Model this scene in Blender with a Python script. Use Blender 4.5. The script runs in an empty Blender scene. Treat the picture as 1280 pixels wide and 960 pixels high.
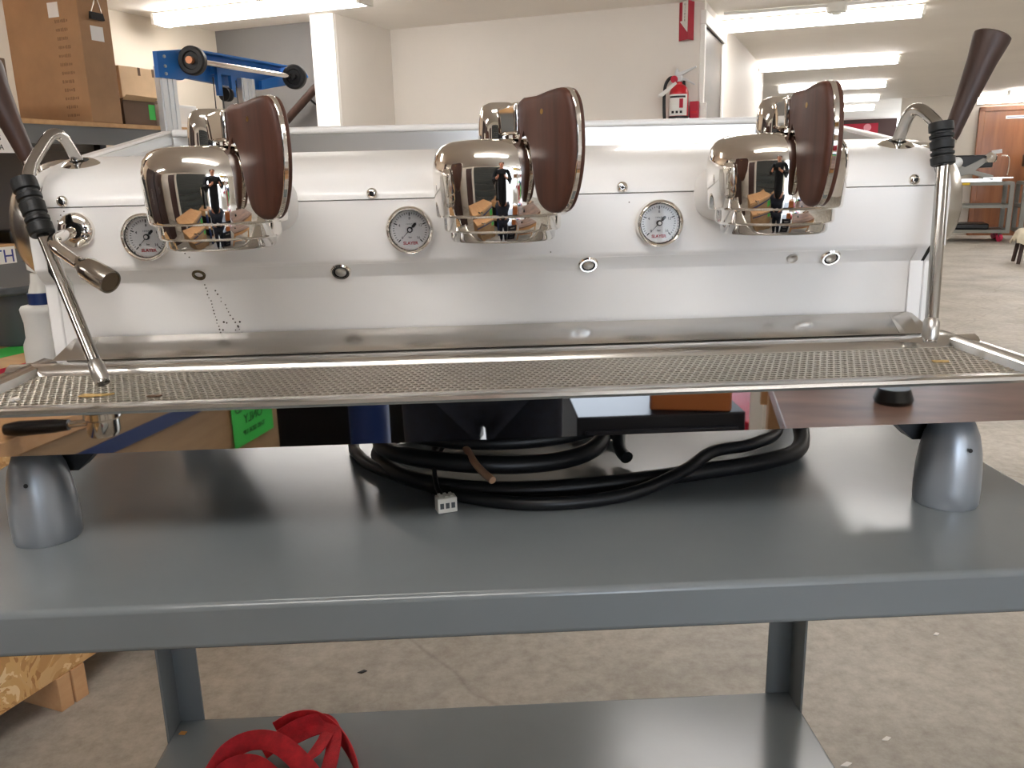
import bpy, bmesh, math, random
from math import sin, cos, pi, radians, sqrt, atan2
from mathutils import Vector, Matrix

S = bpy.context.scene
COL = S.collection
rng = random.Random(7)
TOP = 0.905                                  # height of the cart top above the floor

# ------------------------------------------------------------------ camera
FPX = 1050.0
PITCH, YAW, ROLL = radians(14.1), radians(2.12), radians(1.42)
CAM = Vector((-0.03, 0.0, 1.25))
fwd = Vector((sin(YAW) * cos(PITCH), cos(YAW) * cos(PITCH), -sin(PITCH)))
lev = Vector((cos(YAW), -sin(YAW), 0.0))
upv = lev.cross(fwd)
cr = lev * cos(ROLL) - upv * sin(ROLL)
cu = upv * cos(ROLL) + lev * sin(ROLL)
cam_data = bpy.data.cameras.new('camera')
cam_data.sensor_width = 36.0
cam_data.lens = FPX / 1280 * 36.0
cam_data.clip_start = 0.01
cam_data.clip_end = 200
cam = bpy.data.objects.new('camera', cam_data)
COL.objects.link(cam)
mw = Matrix((cr, cu, -fwd)).transposed().to_4x4()
mw.translation = CAM
cam.matrix_world = mw
S.camera = cam

# ------------------------------------------------------------------ world (daylight beyond the open loading bay) and exposure
world = bpy.data.worlds.new('world')
S.world = world
world.use_nodes = True
wn = world.node_tree.nodes
bg = wn['Background']
sky = wn.new('ShaderNodeTexSky')
sky.sky_type = 'HOSEK_WILKIE'
sky.sun_direction = (0.3, 0.5, 0.8)
sky.turbidity = 6
pale = wn.new('ShaderNodeMixRGB')                # hazy, thinly overcast daylight
pale.inputs[0].default_value = 0.4
pale.inputs[2].default_value = (0.55, 0.58, 0.62, 1)
world.node_tree.links.new(sky.outputs[0], pale.inputs[1])
world.node_tree.links.new(pale.outputs[0], bg.inputs[0])
bg.inputs[1].default_value = 13.0
S.view_settings.view_transform = 'Standard'
S.view_settings.look = 'None'
S.view_settings.gamma = 1.0
S.view_settings.exposure = 1.12
S.view_settings.use_curve_mapping = False
LAMP_STRENGTH = 11.0
S.cycles.max_bounces = 10
S.cycles.diffuse_bounces = 6
S.cycles.glossy_bounces = 6
S.cycles.sample_clamp_indirect = 6.0
S.cycles.use_denoising = True

# ------------------------------------------------------------------ room frame (the room is turned 23.5 degrees against the machine)
RA = radians(23.5)
CRA, SRA = cos(RA), sin(RA)
def RM(x, y, z=0.0):
    return Vector((CAM.x + x * CRA + y * SRA, -x * SRA + y * CRA, z))

# ------------------------------------------------------------------ materials
def lin(c):
    return tuple(((v / 255) / 12.92 if v / 255 <= 0.04045 else ((v / 255 + 0.055) / 1.055) ** 2.4) for v in c) + (1.0,)
def mat(name, col, rough=0.5, metal=0.0, var=0.0, vscale=8.0, bump=0.0, bscale=60.0, col2=None, stretch=None,
        rvar=0.0, coat=0.0, emit=0.0, trans=0.0, ior=1.45, spec=None):
    m = bpy.data.materials.new(name)
    m.use_nodes = True
    nt = m.node_tree
    b = nt.nodes['Principled BSDF']
    b.inputs['Base Color'].default_value = lin(col)
    b.inputs['Roughness'].default_value = rough
    b.inputs['Metallic'].default_value = metal
    b.inputs['Coat Weight'].default_value = coat
    b.inputs['Coat Roughness'].default_value = 0.1
    b.inputs['IOR'].default_value = ior
    if spec is not None: b.inputs['Specular IOR Level'].default_value = spec
    if trans: b.inputs['Transmission Weight'].default_value = trans
    if emit:
        b.inputs['Emission Color'].default_value = lin(col)
        b.inputs['Emission Strength'].default_value = emit
    tc = mp = None
    def coords():
        nonlocal tc, mp
        if tc is None:
            tc = nt.nodes.new('ShaderNodeTexCoord')
            mp = nt.nodes.new('ShaderNodeMapping')
            nt.links.new(tc.outputs['Object'], mp.inputs['Vector'])
            if stretch: mp.inputs['Scale'].default_value = stretch
        return mp.outputs['Vector']
    if var or col2 is not None:
        n = nt.nodes.new('ShaderNodeTexNoise')
        n.inputs['Scale'].default_value = vscale
        n.inputs['Detail'].default_value = 6
        n.inputs['Roughness'].default_value = 0.6
        nt.links.new(coords(), n.inputs['Vector'])
        r = nt.nodes.new('ShaderNodeValToRGB')
        r.color_ramp.elements[0].position = 0.32
        r.color_ramp.elements[1].position = 0.68
        if col2 is None:
            r.color_ramp.elements[0].color = lin([max(0, v * (1 - var)) for v in col])
            r.color_ramp.elements[1].color = lin([min(255, v * (1 + var)) for v in col])
        else:
            r.color_ramp.elements[0].color = lin(col)
            r.color_ramp.elements[1].color = lin(col2)
        nt.links.new(n.outputs['Fac'], r.inputs['Fac'])
        nt.links.new(r.outputs['Color'], b.inputs['Base Color'])
    if rvar:
        n = nt.nodes.new('ShaderNodeTexNoise')
        n.inputs['Scale'].default_value = vscale * 2.3
        n.inputs['Detail'].default_value = 8
        nt.links.new(coords(), n.inputs['Vector'])
        mr = nt.nodes.new('ShaderNodeMapRange')
        mr.inputs['From Min'].default_value = 0.3
        mr.inputs['From Max'].default_value = 0.7
        mr.inputs['To Min'].default_value = max(0, rough - rvar)
        mr.inputs['To Max'].default_value = rough + rvar
        nt.links.new(n.outputs['Fac'], mr.inputs['Value'])
        nt.links.new(mr.outputs['Result'], b.inputs['Roughness'])
    if bump:
        n = nt.nodes.new('ShaderNodeTexNoise')
        n.inputs['Scale'].default_value = bscale
        n.inputs['Detail'].default_value = 4
        nt.links.new(coords(), n.inputs['Vector'])
        bp = nt.nodes.new('ShaderNodeBump')
        bp.inputs['Strength'].default_value = bump
        bp.inputs['Distance'].default_value = 0.002
        nt.links.new(n.outputs['Fac'], bp.inputs['Height'])
        nt.links.new(bp.outputs['Normal'], b.inputs['Normal'])
    return m

def concrete():
    m = mat('concrete', (168, 163, 154), 0.5, var=0.10, vscale=1.3, bump=0.12, bscale=14, rvar=0.12)
    nt = m.node_tree
    b = nt.nodes['Principled BSDF']
    old = b.inputs['Base Color'].links[0].from_socket
    tc = nt.nodes.new('ShaderNodeTexCoord')
    n = nt.nodes.new('ShaderNodeTexNoise'); n.inputs['Scale'].default_value = 22; n.inputs['Detail'].default_value = 9; n.inputs['Roughness'].default_value = 0.75
    nt.links.new(tc.outputs['Object'], n.inputs['Vector'])
    r = nt.nodes.new('ShaderNodeValToRGB')
    r.color_ramp.elements[0].position = 0.3; r.color_ramp.elements[0].color = (0.72, 0.70, 0.67, 1)
    r.color_ramp.elements[1].position = 0.62; r.color_ramp.elements[1].color = (1.1, 1.1, 1.1, 1)
    nt.links.new(n.outputs['Fac'], r.inputs['Fac'])
    mx = nt.nodes.new('ShaderNodeMix'); mx.data_type = 'RGBA'; mx.blend_type = 'MULTIPLY'; mx.inputs[0].default_value = 1.0
    nt.links.new(old, mx.inputs[6]); nt.links.new(r.outputs['Color'], mx.inputs[7])
    v = nt.nodes.new('ShaderNodeTexVoronoi'); v.feature = 'DISTANCE_TO_EDGE'; v.inputs['Scale'].default_value = 0.55
    w = nt.nodes.new('ShaderNodeTexNoise'); w.inputs['Scale'].default_value = 2.0
    nt.links.new(tc.outputs['Object'], w.inputs['Vector'])
    ad = nt.nodes.new('ShaderNodeMixRGB'); ad.inputs[0].default_value = 0.18
    nt.links.new(tc.outputs['Object'], ad.inputs[1]); nt.links.new(w.outputs['Color'], ad.inputs[2])
    nt.links.new(ad.outputs[0], v.inputs['Vector'])
    r2 = nt.nodes.new('ShaderNodeValToRGB')
    r2.color_ramp.elements[0].position = 0.0; r2.color_ramp.elements[0].color = (0.8, 0.79, 0.78, 1)
    r2.color_ramp.elements[1].position = 0.004; r2.color_ramp.elements[1].color = (1, 1, 1, 1)
    nt.links.new(v.outputs['Distance'], r2.inputs['Fac'])
    mx2 = nt.nodes.new('ShaderNodeMix'); mx2.data_type = 'RGBA'; mx2.blend_type = 'MULTIPLY'; mx2.inputs[0].default_value = 1.0
    nt.links.new(mx.outputs[2], mx2.inputs[6]); nt.links.new(r2.outputs['Color'], mx2.inputs[7])
    nt.links.new(mx2.outputs[2], b.inputs['Base Color'])
    return m

def osb():
    m = mat('strand_board', (196, 150, 88), 0.7, bump=0.3, bscale=30)
    nt = m.node_tree; b = nt.nodes['Principled BSDF']
    tc = nt.nodes.new('ShaderNodeTexCoord')
    wv = nt.nodes.new('ShaderNodeTexNoise'); wv.inputs['Scale'].default_value = 9; wv.inputs['Distortion'].default_value = 2.5; wv.inputs['Detail'].default_value = 3
    nt.links.new(tc.outputs['Object'], wv.inputs['Vector'])
    vo = nt.nodes.new('ShaderNodeTexVoronoi'); vo.inputs['Scale'].default_value = 22; vo.inputs['Randomness'].default_value = 1
    ad = nt.nodes.new('ShaderNodeMixRGB'); ad.inputs[0].default_value = 0.25
    nt.links.new(tc.outputs['Object'], ad.inputs[1]); nt.links.new(wv.outputs['Color'], ad.inputs[2])
    nt.links.new(ad.outputs[0], vo.inputs['Vector'])
    r = nt.nodes.new('ShaderNodeValToRGB')
    e = r.color_ramp.elements
    e[0].position = 0.1; e[0].color = lin((172, 124, 74)); e[1].position = 0.9; e[1].color = lin((232, 204, 156))
    k = e.new(0.45); k.color = lin((212, 170, 112)); k2 = e.new(0.65); k2.color = lin((192, 142, 84))
    nt.links.new(vo.outputs['Color'], r.inputs['Fac'])
    nt.links.new(r.outputs['Color'], b.inputs['Base Color'])
    return m

def wood(name, c1, c2, rough=0.4, scale=6.0, stretch=(1, 1, 0.12), coat=0.0):
    m = mat(name, c1, rough, col2=c2, vscale=scale * 6, stretch=stretch, coat=coat, bump=0.05, bscale=80)
    return m

M = {}
M['white'] = mat('white_powder_coat', (238, 237, 235), 0.32, coat=0.25, spec=0.5)
M['chrome'] = mat('chrome', (236, 232, 226), 0.035, 1.0)
M['polish'] = mat('polished_stainless', (205, 203, 200), 0.02, 1.0)
M['steel'] = mat('stainless', (206, 203, 198), 0.2, 1.0)
M['satin'] = mat('brushed_stainless', (196, 193, 188), 0.3, 1.0)
M['wand'] = mat('wand_stainless', (176, 173, 168), 0.16, 1.0)
M['disc'] = mat('spun_stainless', (200, 196, 188), 0.26, 1.0)
M['grate'] = mat('perforated_stainless', (208, 201, 190), 0.4, 0.95)
M['tray_dark'] = mat('tray_floor', (70, 66, 60), 0.5, 0.8)
M['walnut'] = wood('walnut', (62, 34, 25), (92, 54, 40), 0.5, 9, (1, 1, 0.1))
M['walnut_dark'] = wood('dark_walnut', (50, 34, 29), (72, 51, 43), 0.42)
M['brass'] = mat('brass', (168, 132, 70), 0.35, 1.0)
M['rubber'] = mat('black_rubber', (22, 24, 25), 0.5)
M['black'] = mat('black_plastic', (16, 16, 17), 0.35)
M['dark'] = mat('dark_recess', (22, 22, 22), 0.7)
M['grey_dark'] = mat('dark_steel', (58, 60, 62), 0.45, 0.6)
M['foot'] = mat('cast_aluminium', (156, 161, 166), 0.33, 0.55)
M['cart'] = mat('grey_enamel', (114, 120, 122), 0.215, var=0.03, vscale=3, spec=0.6, bump=0.02, bscale=120)
M['dial'] = mat('dial_white', (234, 232, 230), 0.5)
M['ink'] = mat('black_ink', (24, 24, 26), 0.5)
M['red_ink'] = mat('red_ink', (176, 44, 60), 0.5)
def glass(name, tint=(1, 1, 1, 1)):
    m = bpy.data.materials.new(name); m.use_nodes = True
    nt = m.node_tree; nt.nodes.clear()
    o = nt.nodes.new('ShaderNodeOutputMaterial'); mx = nt.nodes.new('ShaderNodeMixShader')
    t = nt.nodes.new('ShaderNodeBsdfTransparent'); t.inputs[0].default_value = tint
    g = nt.nodes.new('ShaderNodeBsdfGlossy'); g.inputs['Roughness'].default_value = 0.02
    f = nt.nodes.new('ShaderNodeFresnel'); f.inputs[0].default_value = 1.45
    nt.links.new(f.outputs[0], mx.inputs[0]); nt.links.new(t.outputs[0], mx.inputs[1]); nt.links.new(g.outputs[0], mx.inputs[2])
    nt.links.new(mx.outputs[0], o.inputs[0])
    return m
M['glass'] = glass('gauge_glass')
M['cable'] = mat('black_cable_jacket', (20, 21, 23), 0.42)
M['wire_tan'] = mat('tan_wire', (176, 140, 112), 0.5)
M['wire_white'] = mat('white_nylon', (214, 212, 204), 0.45)
M['strap'] = mat('red_webbing', (200, 34, 46), 0.7, var=0.12, vscale=40, bump=0.3, bscale=500)
M['floor'] = concrete()
M['wall'] = mat('wall_paint', (226, 220, 212), 0.6, var=0.01, vscale=2, bump=0.04, bscale=120)
M['wall_end'] = mat('end_wall_paint', (196, 189, 178), 0.6)
M['wall_grey'] = mat('shade_and_panel_grey', (108, 106, 104), 0.65, var=0.02, vscale=2)  # alcove's shade is put into this colour; grey panels share it
M['wall_white'] = mat('white_trim_paint', (240, 238, 232), 0.5)
M['ceil'] = mat('ceiling_paint', (240, 235, 228), 0.7, var=0.01, vscale=1.5)
M['lamp'] = mat('lit_diffuser', (255, 251, 248), 0.4, emit=LAMP_STRENGTH)
M['lamp_body'] = mat('lamp_housing', (230, 228, 220), 0.5)
M['card'] = mat('cardboard', (160, 124, 90), 0.75, var=0.05, vscale=5, bump=0.05, bscale=60)
M['card_print'] = mat('faded_print', (128, 96, 68), 0.75)
M['card_light'] = mat('pale_cardboard', (206, 176, 140), 0.75, var=0.04, vscale=5)
M['card_dark'] = mat('dark_cardboard', (104, 82, 64), 0.75, var=0.06, vscale=5)
M['ply'] = wood('plywood', (176, 136, 92), (196, 158, 112), 0.6, 3, (0.15, 1, 1))
M['pine'] = wood('pine', (206, 164, 120), (190, 142, 98), 0.6, 3, (1, 0.2, 1))
M['osb'] = osb()
M['blue'] = mat('blue_paint', (34, 104, 178), 0.4, var=0.04, vscale=4)
M['alu'] = mat('mill_aluminium', (206, 208, 210), 0.36, 0.7)
M['wheel'] = mat('black_tyre', (28, 28, 29), 0.5)
M['copper'] = mat('copper_end', (190, 128, 92), 0.4, 0.5)
M['red'] = mat('red_enamel', (196, 24, 38), 0.3, coat=0.3)
M['red_flat'] = mat('red_plastic', (178, 26, 54), 0.45)
M['paper'] = mat('white_paper', (228, 226, 222), 0.7)
M['green'] = mat('green_label', (60, 190, 76), 0.5)
M['oak'] = wood('oak_door', (124, 74, 42), (148, 94, 56), 0.4, 2, (1, 1, 0.1), coat=0.2)
M['brown_dark'] = mat('dark_brown_panel', (78, 58, 56), 0.5)
M['navy'] = mat('navy_cloth', (24, 27, 34), 0.85, var=0.15, vscale=20)
M['denim'] = mat('denim', (26, 32, 46), 0.85, var=0.15, vscale=40)
M['skin'] = mat('skin', (206, 150, 126), 0.5)
M['hair'] = mat('brown_hair', (58, 42, 32), 0.6)
M['bottle'] = mat('milky_plastic', (222, 220, 214), 0.4, trans=0.15)
M['navyring'] = mat('navy_plastic', (22, 44, 92), 0.4)
M['bin'] = mat('grey_plastic', (74, 78, 80), 0.35)
M['roll'] = mat('grey_shutter', (66, 72, 73), 0.5)
M['bluebin'] = mat('blue_plastic', (20, 42, 92), 0.4)
M['yellow'] = mat('yellow_plastic', (224, 190, 40), 0.45)
M['pink'] = mat('pink_caster', (206, 54, 90), 0.45)
M['cream'] = mat('cream_canvas', (214, 204, 182), 0.85, bump=0.3, bscale=30)
M['asphalt'] = mat('outdoor_paving', (150, 148, 144), 0.8, var=0.1, vscale=3)

# ------------------------------------------------------------------ mesh builder
class MB:
    def __init__(s): s.v = []; s.f = []
    def add(s, vs, fs):
        n = len(s.v); s.v += [Vector(p) for p in vs]; s.f += [tuple(i + n for i in f) for f in fs]; return s
    def box(s, x0, x1, y0, y1, z0, z1):
        return s.add([(x0, y0, z0), (x1, y0, z0), (x1, y1, z0), (x0, y1, z0), (x0, y0, z1), (x1, y0, z1), (x1, y1, z1), (x0, y1, z1)],
                     [(0, 3, 2, 1), (4, 5, 6, 7), (0, 1, 5, 4), (1, 2, 6, 5), (2, 3, 7, 6), (3, 0, 4, 7)])
    def obox(s, c, size, R=None):
        c = Vector(c); R = R or Matrix.Identity(3)
        hx, hy, hz = [q / 2 for q in size]
        p = [c + R @ Vector(q) for q in ((-hx, -hy, -hz), (hx, -hy, -hz), (hx, hy, -hz), (-hx, hy, -hz), (-hx, -hy, hz), (hx, -hy, hz), (hx, hy, hz), (-hx, hy, hz))]
        return s.add(p, [(0, 3, 2, 1), (4, 5, 6, 7), (0, 1, 5, 4), (1, 2, 6, 5), (2, 3, 7, 6), (3, 0, 4, 7)])
    def lathe(s, prof, o=(0, 0, 0), axis=(0, 0, 1), seg=32, caps=True):
        o = Vector(o); a = Vector(axis).normalized()
        x = a.orthogonal().normalized() if abs(a.z) < 0.99 else Vector((1, 0, 0))
        y = a.cross(x).normalized()
        vs = []; fs = []
        for (r, h) in prof:
            for k in range(seg):
                t = 2 * pi * k / seg
                vs.append(o + a * h + (x * cos(t) + y * sin(t)) * max(r, 1e-5))
        for i in range(len(prof) - 1):
            for k in range(seg):
                k2 = (k + 1) % seg
                fs.append((i * seg + k, i * seg + k2, (i + 1) * seg + k2, (i + 1) * seg + k))
        if caps:
            fs.append(tuple(range(seg - 1, -1, -1)))
            b = (len(prof) - 1) * seg
            fs.append(tuple(b + k for k in range(seg)))
        return s.add(vs, fs)
    def cyl(s, p0, p1, r0, r1=None, seg=20):
        p0 = Vector(p0); p1 = Vector(p1); d = p1 - p0
        return s.lathe([(r0, 0), (r0 if r1 is None else r1, d.length)], p0, d, seg)
    def tube(s, pts, r, seg=12, closed=False):
        pts = [Vector(p) for p in pts]; n = len(pts)
        rs = r if isinstance(r, (list, tuple)) else [r] * n
        vs = []; fs = []; prev = None
        for i, p in enumerate(pts):
            if closed: t = pts[(i + 1) % n] - pts[i - 1]
            else: t = pts[min(i + 1, n - 1)] - pts[max(i - 1, 0)]
            t.normalize()
            x = t.orthogonal().normalized() if prev is None else (prev - t * prev.dot(t)).normalized()
            prev = x; y = t.cross(x)
            for k in range(seg):
                a = 2 * pi * k / seg
                vs.append(p + (x * cos(a) + y * sin(a)) * rs[i])
        m = n if closed else n - 1
        for i in range(m):
            j = (i + 1) % n
            for k in range(seg):
                k2 = (k + 1) % seg
                fs.append((i * seg + k, i * seg + k2, j * seg + k2, j * seg + k))
        if not closed:
            fs.append(tuple(range(seg - 1, -1, -1))); fs.append(tuple((n - 1) * seg + k for k in range(seg)))
        return s.add(vs, fs)
    def prism(s, poly, fn, d0, d1):
        """poly: 2D outline, fn(u, v, d) -> point; extruded from d0 to d1"""
        n = len(poly)
        vs = [fn(u, v, d0) for u, v in poly] + [fn(u, v, d1) for u, v in poly]
        fs = [tuple(range(n - 1, -1, -1)), tuple(range(n, 2 * n))]
        fs += [(i, (i + 1) % n, n + (i + 1) % n, n + i) for i in range(n)]
        return s.add(vs, fs)
    def sheet(s, prof, fn, d0, d1, th):
        """open profile given thickness th along its normal, extruded from d0 to d1"""
        P = [Vector(p) for p in prof]; out = []
        for i, p in enumerate(P):
            t = (P[min(i + 1, len(P) - 1)] - P[max(i - 1, 0)]).normalized()
            out.append(p + Vector((-t.y, t.x)) * th)
        return s.strip_prism(P, out, fn, d0, d1)
    def strip_prism(s, A, B, fn, d0, d1):
        n = len(A); vs = []
        for d in (d0, d1):
            for L in (A, B): vs += [fn(p[0], p[1], d) for p in L]
        fs = []
        for i in range(n - 1):
            fs += [(i, i + 1, 2 * n + i + 1, 2 * n + i), (n + i + 1, n + i, 3 * n + i, 3 * n + i + 1),
                   (i + 1, i, n + i, n + i + 1), (2 * n + i, 2 * n + i + 1, 3 * n + i + 1, 3 * n + i)]
        fs += [(0, 2 * n, 3 * n, n), (n - 1, 2 * n - 1, 4 * n - 1, 3 * n - 1)]
        return s.add(vs, fs)
    def ribbon(s, pts, wdirs, w, th=0.0015):
        pts = [Vector(p) for p in pts]; n = len(pts); vs = []; fs = []
        for i, p in enumerate(pts):
            t = (pts[min(i + 1, n - 1)] - pts[max(i - 1, 0)]).normalized()
            wd = Vector(wdirs[i]); wd = (wd - t * wd.dot(t)).normalized(); nn = t.cross(wd)
            for a, b in ((-1, -1), (1, -1), (1, 1), (-1, 1)):
                vs.append(p + wd * a * w / 2 + nn * b * th / 2)
        for i in range(n - 1):
            for k in range(4):
                k2 = (k + 1) % 4
                fs.append((i * 4 + k, i * 4 + k2, i * 4 + 4 + k2, i * 4 + 4 + k))
        fs += [(3, 2, 1, 0), tuple(n * 4 - 4 + k for k in range(4))]
        return s.add(vs, fs)
    def mesh(s, name, m, off=(0, 0, 0), smooth=True, angle=35):
        me = bpy.data.meshes.new(name)
        o = Vector(off)
        me.from_pydata([tuple(p - o) for p in s.v], [], s.f)
        bm = bmesh.new(); bm.from_mesh(me); bmesh.ops.recalc_face_normals(bm, faces=bm.faces); bm.to_mesh(me); bm.free()
        if smooth:
            me.shade_smooth(); me.set_sharp_from_angle(angle=radians(angle))
        me.materials.append(m)
        return me
    def build(s, name, m, parent=None, off=(0, 0, 0), smooth=True, angle=35, bevel=0.0, bseg=2, sub=0):
        me = s.mesh(name, m, off, smooth, angle)
        o = bpy.data.objects.new(name, me); COL.objects.link(o)
        if parent is not None: o.parent = parent
        if bevel:
            b = o.modifiers.new('bevel', 'BEVEL'); b.width = bevel; b.segments = bseg; b.limit_method = 'ANGLE'; b.angle_limit = radians(38)
        if sub:
            q = o.modifiers.new('subdivision', 'SUBSURF'); q.levels = sub; q.render_levels = sub
        return o

def tag(o, label, cat, group=None):
    o['label'] = label; o['category'] = cat
    if group: o['group'] = group
    return o
def thing(name, label, cat, loc=(0, 0, 0), rz=0.0, group=None):
    o = bpy.data.objects.new(name, None); COL.objects.link(o)
    o.location = loc; o.rotation_euler = (0, 0, rz); o.empty_display_size = 0.05
    return tag(o, label, cat, group)
def struct(o):
    o['kind'] = 'structure'; return o
def stuff(o):
    o['kind'] = 'stuff'; return o
def copy_part(o, parent, loc=None):
    c = o.copy(); COL.objects.link(c); c.parent = parent
    if loc is not None: c.location = loc
    for ch in o.children: copy_part(ch, c)
    return c
def text(s, size, m, parent, loc, rot=(pi / 2, 0, 0), name='lettering', ext=0.0003, sx=1.0, space=1.0, line=1.0, bold=0.0):
    cv = bpy.data.curves.new(name, 'FONT'); cv.body = s; cv.size = size; cv.extrude = ext; cv.align_x = 'CENTER'; cv.align_y = 'CENTER'
    cv.space_character = space; cv.space_line = line; cv.offset = bold; cv.resolution_u = 3
    tmp = bpy.data.objects.new(name, cv); COL.objects.link(tmp)
    dg = bpy.context.evaluated_depsgraph_get(); dg.update()
    me = bpy.data.meshes.new_from_object(tmp.evaluated_get(dg))
    bpy.data.objects.remove(tmp); me.materials.clear(); me.materials.append(m)
    o = bpy.data.objects.new(name, me); COL.objects.link(o)
    o.location = loc; o.rotation_euler = rot; o.scale = (sx, 1, 1)
    if parent is not None: o.parent = parent
    return o
def spline(pts, n=8):
    P = [Vector(p) for p in pts]; out = []
    for i in range(len(P) - 1):
        p0 = P[max(i - 1, 0)]; p1 = P[i]; p2 = P[i + 1]; p3 = P[min(i + 2, len(P) - 1)]
        for k in range(n):
            t = k / n
            out.append(0.5 * ((2 * p1) + (p2 - p0) * t + (2 * p0 - 5 * p1 + 4 * p2 - p3) * t * t + (3 * p1 - p0 - 3 * p2 + p3) * t ** 3))
    out.append(P[-1]); return out
def fillet(pts, rad, n=6):
    """polyline with rounded corners"""
    P = [Vector(p) for p in pts]; out = [P[0]]
    for i in range(1, len(P) - 1):
        a = (P[i - 1] - P[i]); b = (P[i + 1] - P[i])
        r = min(rad, a.length * 0.49, b.length * 0.49)
        p, q = P[i] + a.normalized() * r, P[i] + b.normalized() * r
        for k in range(n + 1):
            t = k / n
            out.append((1 - t) ** 2 * p + 2 * t * (1 - t) * P[i] + t * t * q)
    out.append(P[-1]); return out
def arc_round(x0, x1, y0, y1, r, n=5):
    out = []
    for cx, cy, a0 in ((x1 - r, y0 + r, -pi / 2), (x1 - r, y1 - r, 0), (x0 + r, y1 - r, pi / 2), (x0 + r, y0 + r, pi)):
        for k in range(n + 1):
            a = a0 + pi / 2 * k / n; out.append((cx + r * cos(a), cy + r * sin(a)))
    return out

# ================================================================== THE ROOM
CEIL = 2.35
def rbox(name, m, x0, x1, y0, y1, z0, z1, parent=None, bevel=0, holes=None):
    b = MB(); b.box(x0, x1, y0, y1, z0, z1); b.v = [RM(p.x, p.y, p.z) for p in b.v]
    return b.build(name, m, parent, bevel=bevel)
struct(rbox('floor', M['floor'], -9, 8, -3.0, 25.5, -0.1, 0.0))
struct(rbox('ceiling', M['ceil'], -9, 8, -3.0, 25.5, CEIL, CEIL + 0.1))
struct(rbox('wall_left', mat('left_wall_paint', (204, 194, 178), 0.6), -4.65, -4.55, -3.0, 5.6, 0, CEIL))
struct(rbox('wall_alcove', M['wall_grey'], -4.65, -3.45, 5.6, 5.7, 0, CEIL))  # grey stands in for the shade on this wall
struct(rbox('wall_wing', M['wall'], -3.552, -3.37, 5.42, 6.3, 0, CEIL))
struct(rbox('trim_1', M['wall_white'], -3.56, -3.372, 5.392, 5.42, 0, CEIL))
struct(rbox('wall_rear', M['wall'], -3.37, -0.96, 6.2, 6.3, 0, CEIL))
# corridor side wall: a door opening right behind the corner
b = MB()
for q in ((-1.08, -0.96, 6.3, 7.25, 2.2, CEIL), (-1.08, -0.96, 7.25, 10.74, 0, CEIL)):
    b.box(*q)
b.v = [RM(p.x, p.y, p.z) for p in b.v]
struct(b.build('wall_corridor', mat('corridor_paint', (206, 199, 190), 0.6)))
struct(rbox('wall_block', M['wall'], -9, -0.96, 10.64, 10.74, 0, CEIL))
struct(rbox('wall_far', M['brown_dark'], -9, 1.13, 24.0, 24.1, 0, CEIL))
struct(rbox('wall_end', M['wall_end'], 0.84, 8, 16.8, 16.9, 0, CEIL))
b = MB()
for q in ((-4.65, 1.25, -3.0, -2.9, 0, CEIL), (1.25, 5.2, -3.0, -2.9, 2.25, CEIL), (5.2, 7.1, -3.0, -2.9, 0, CEIL)):
    b.box(*q)
b.v = [RM(p.x, p.y, p.z) for p in b.v]
struct(b.build('wall_front', M['wall']))
struct(rbox('wall_right', M['wall'], 7.0, 7.12, -3.0, 17, 0, CEIL))
struct(rbox('wall_passage', M['wall'], -9.1, -9.0, 10.6, 25, 0, CEIL))
struct(rbox('floor_outside', M['asphalt'], -14, 20, -30, -3.0, -0.12, -0.02))
# stainless door in the corridor wall
dm = struct(rbox('door_1', mat('stainless_door', (84, 74, 62), 0.5, 0.3, var=0.22, vscale=3, stretch=(0.3, 0.3, 1), spec=0.25), -1.0, -0.972, 6.24, 7.22, 0, 2.2))
fr = MB(); fr.box(-0.985, -0.95, 6.19, 6.235, 0, 2.2).box(-0.985, -0.955, 7.22, 7.27, 0, 2.2).box(-0.985, -0.945, 6.19, 7.27, 2.2, 2.29)
fr.v = [RM(p.x, p.y, p.z) for p in fr.v]
struct(fr.build('trim_2', M['wall_white'], bevel=0.006))
# wooden door in the end wall
struct(rbox('door_2', M['oak'], 2.14, 3.3, 16.74, 16.79, 0, 2.06))
fr = MB(); fr.box(2.05, 2.14, 16.72, 16.8, 0, 2.14).box(3.3, 3.39, 16.72, 16.8, 0, 2.14).box(2.05, 3.39, 16.72, 16.8, 2.06, 2.14)
fr.v = [RM(p.x, p.y, p.z) for p in fr.v]
struct(fr.build('trim_3', M['oak'], bevel=0.008))
# rolling shutter behind the photographer
sh = thing('rolling_shutter', 'closed grey rolling shutter door of horizontal slats behind the photographer', 'shutter', RM(-0.45, -2.9, 0), -RA)
for k in range(22):
    if k == 0:
        sl0 = MB().prism([(0, 0), (0.02, 0.01), (0.026, 0.05), (0.02, 0.09), (0, 0.098)], lambda u, v, d: (d, u, v), -1.5, 1.5).build('slat', M['roll'], sh)
    else:
        c = sl0.copy(); COL.objects.link(c); c.location = (0, 0, 0.1 * k)
for x in (-1.58, 1.5): MB().box(x, x + 0.08, 0, 0.07, 0, 2.25).build('guide_rail', M['wall_white'], sh)
struct(rbox('door_3', M['brown_dark'], -3.15, -2.25, -2.9, -2.85, 0, 2.1))
# handrail of the stair in the alcove
hr = MB(); a, c = Vector((-4.4, 5.5, 1.28)), Vector((-3.5, 5.5, 1.98))
hr.cyl(a, c, 0.03, seg=12); hr.v = [RM(p.x, p.y, p.z) for p in hr.v]
hr = tag(hr.build('handrail', M['walnut_dark']), 'dark wooden handrail rising diagonally on the grey alcove wall', 'handrail')
br = MB().cyl(RM(-4.1, 5.6, 1.46), RM(-4.1, 5.5, 1.5), 0.008); br.build('bracket', M['grey_dark'], hr)
br = MB().cyl(RM(-3.7, 5.6, 1.78), RM(-3.7, 5.5, 1.82), 0.008); br.build('bracket', M['grey_dark'], hr)
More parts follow.
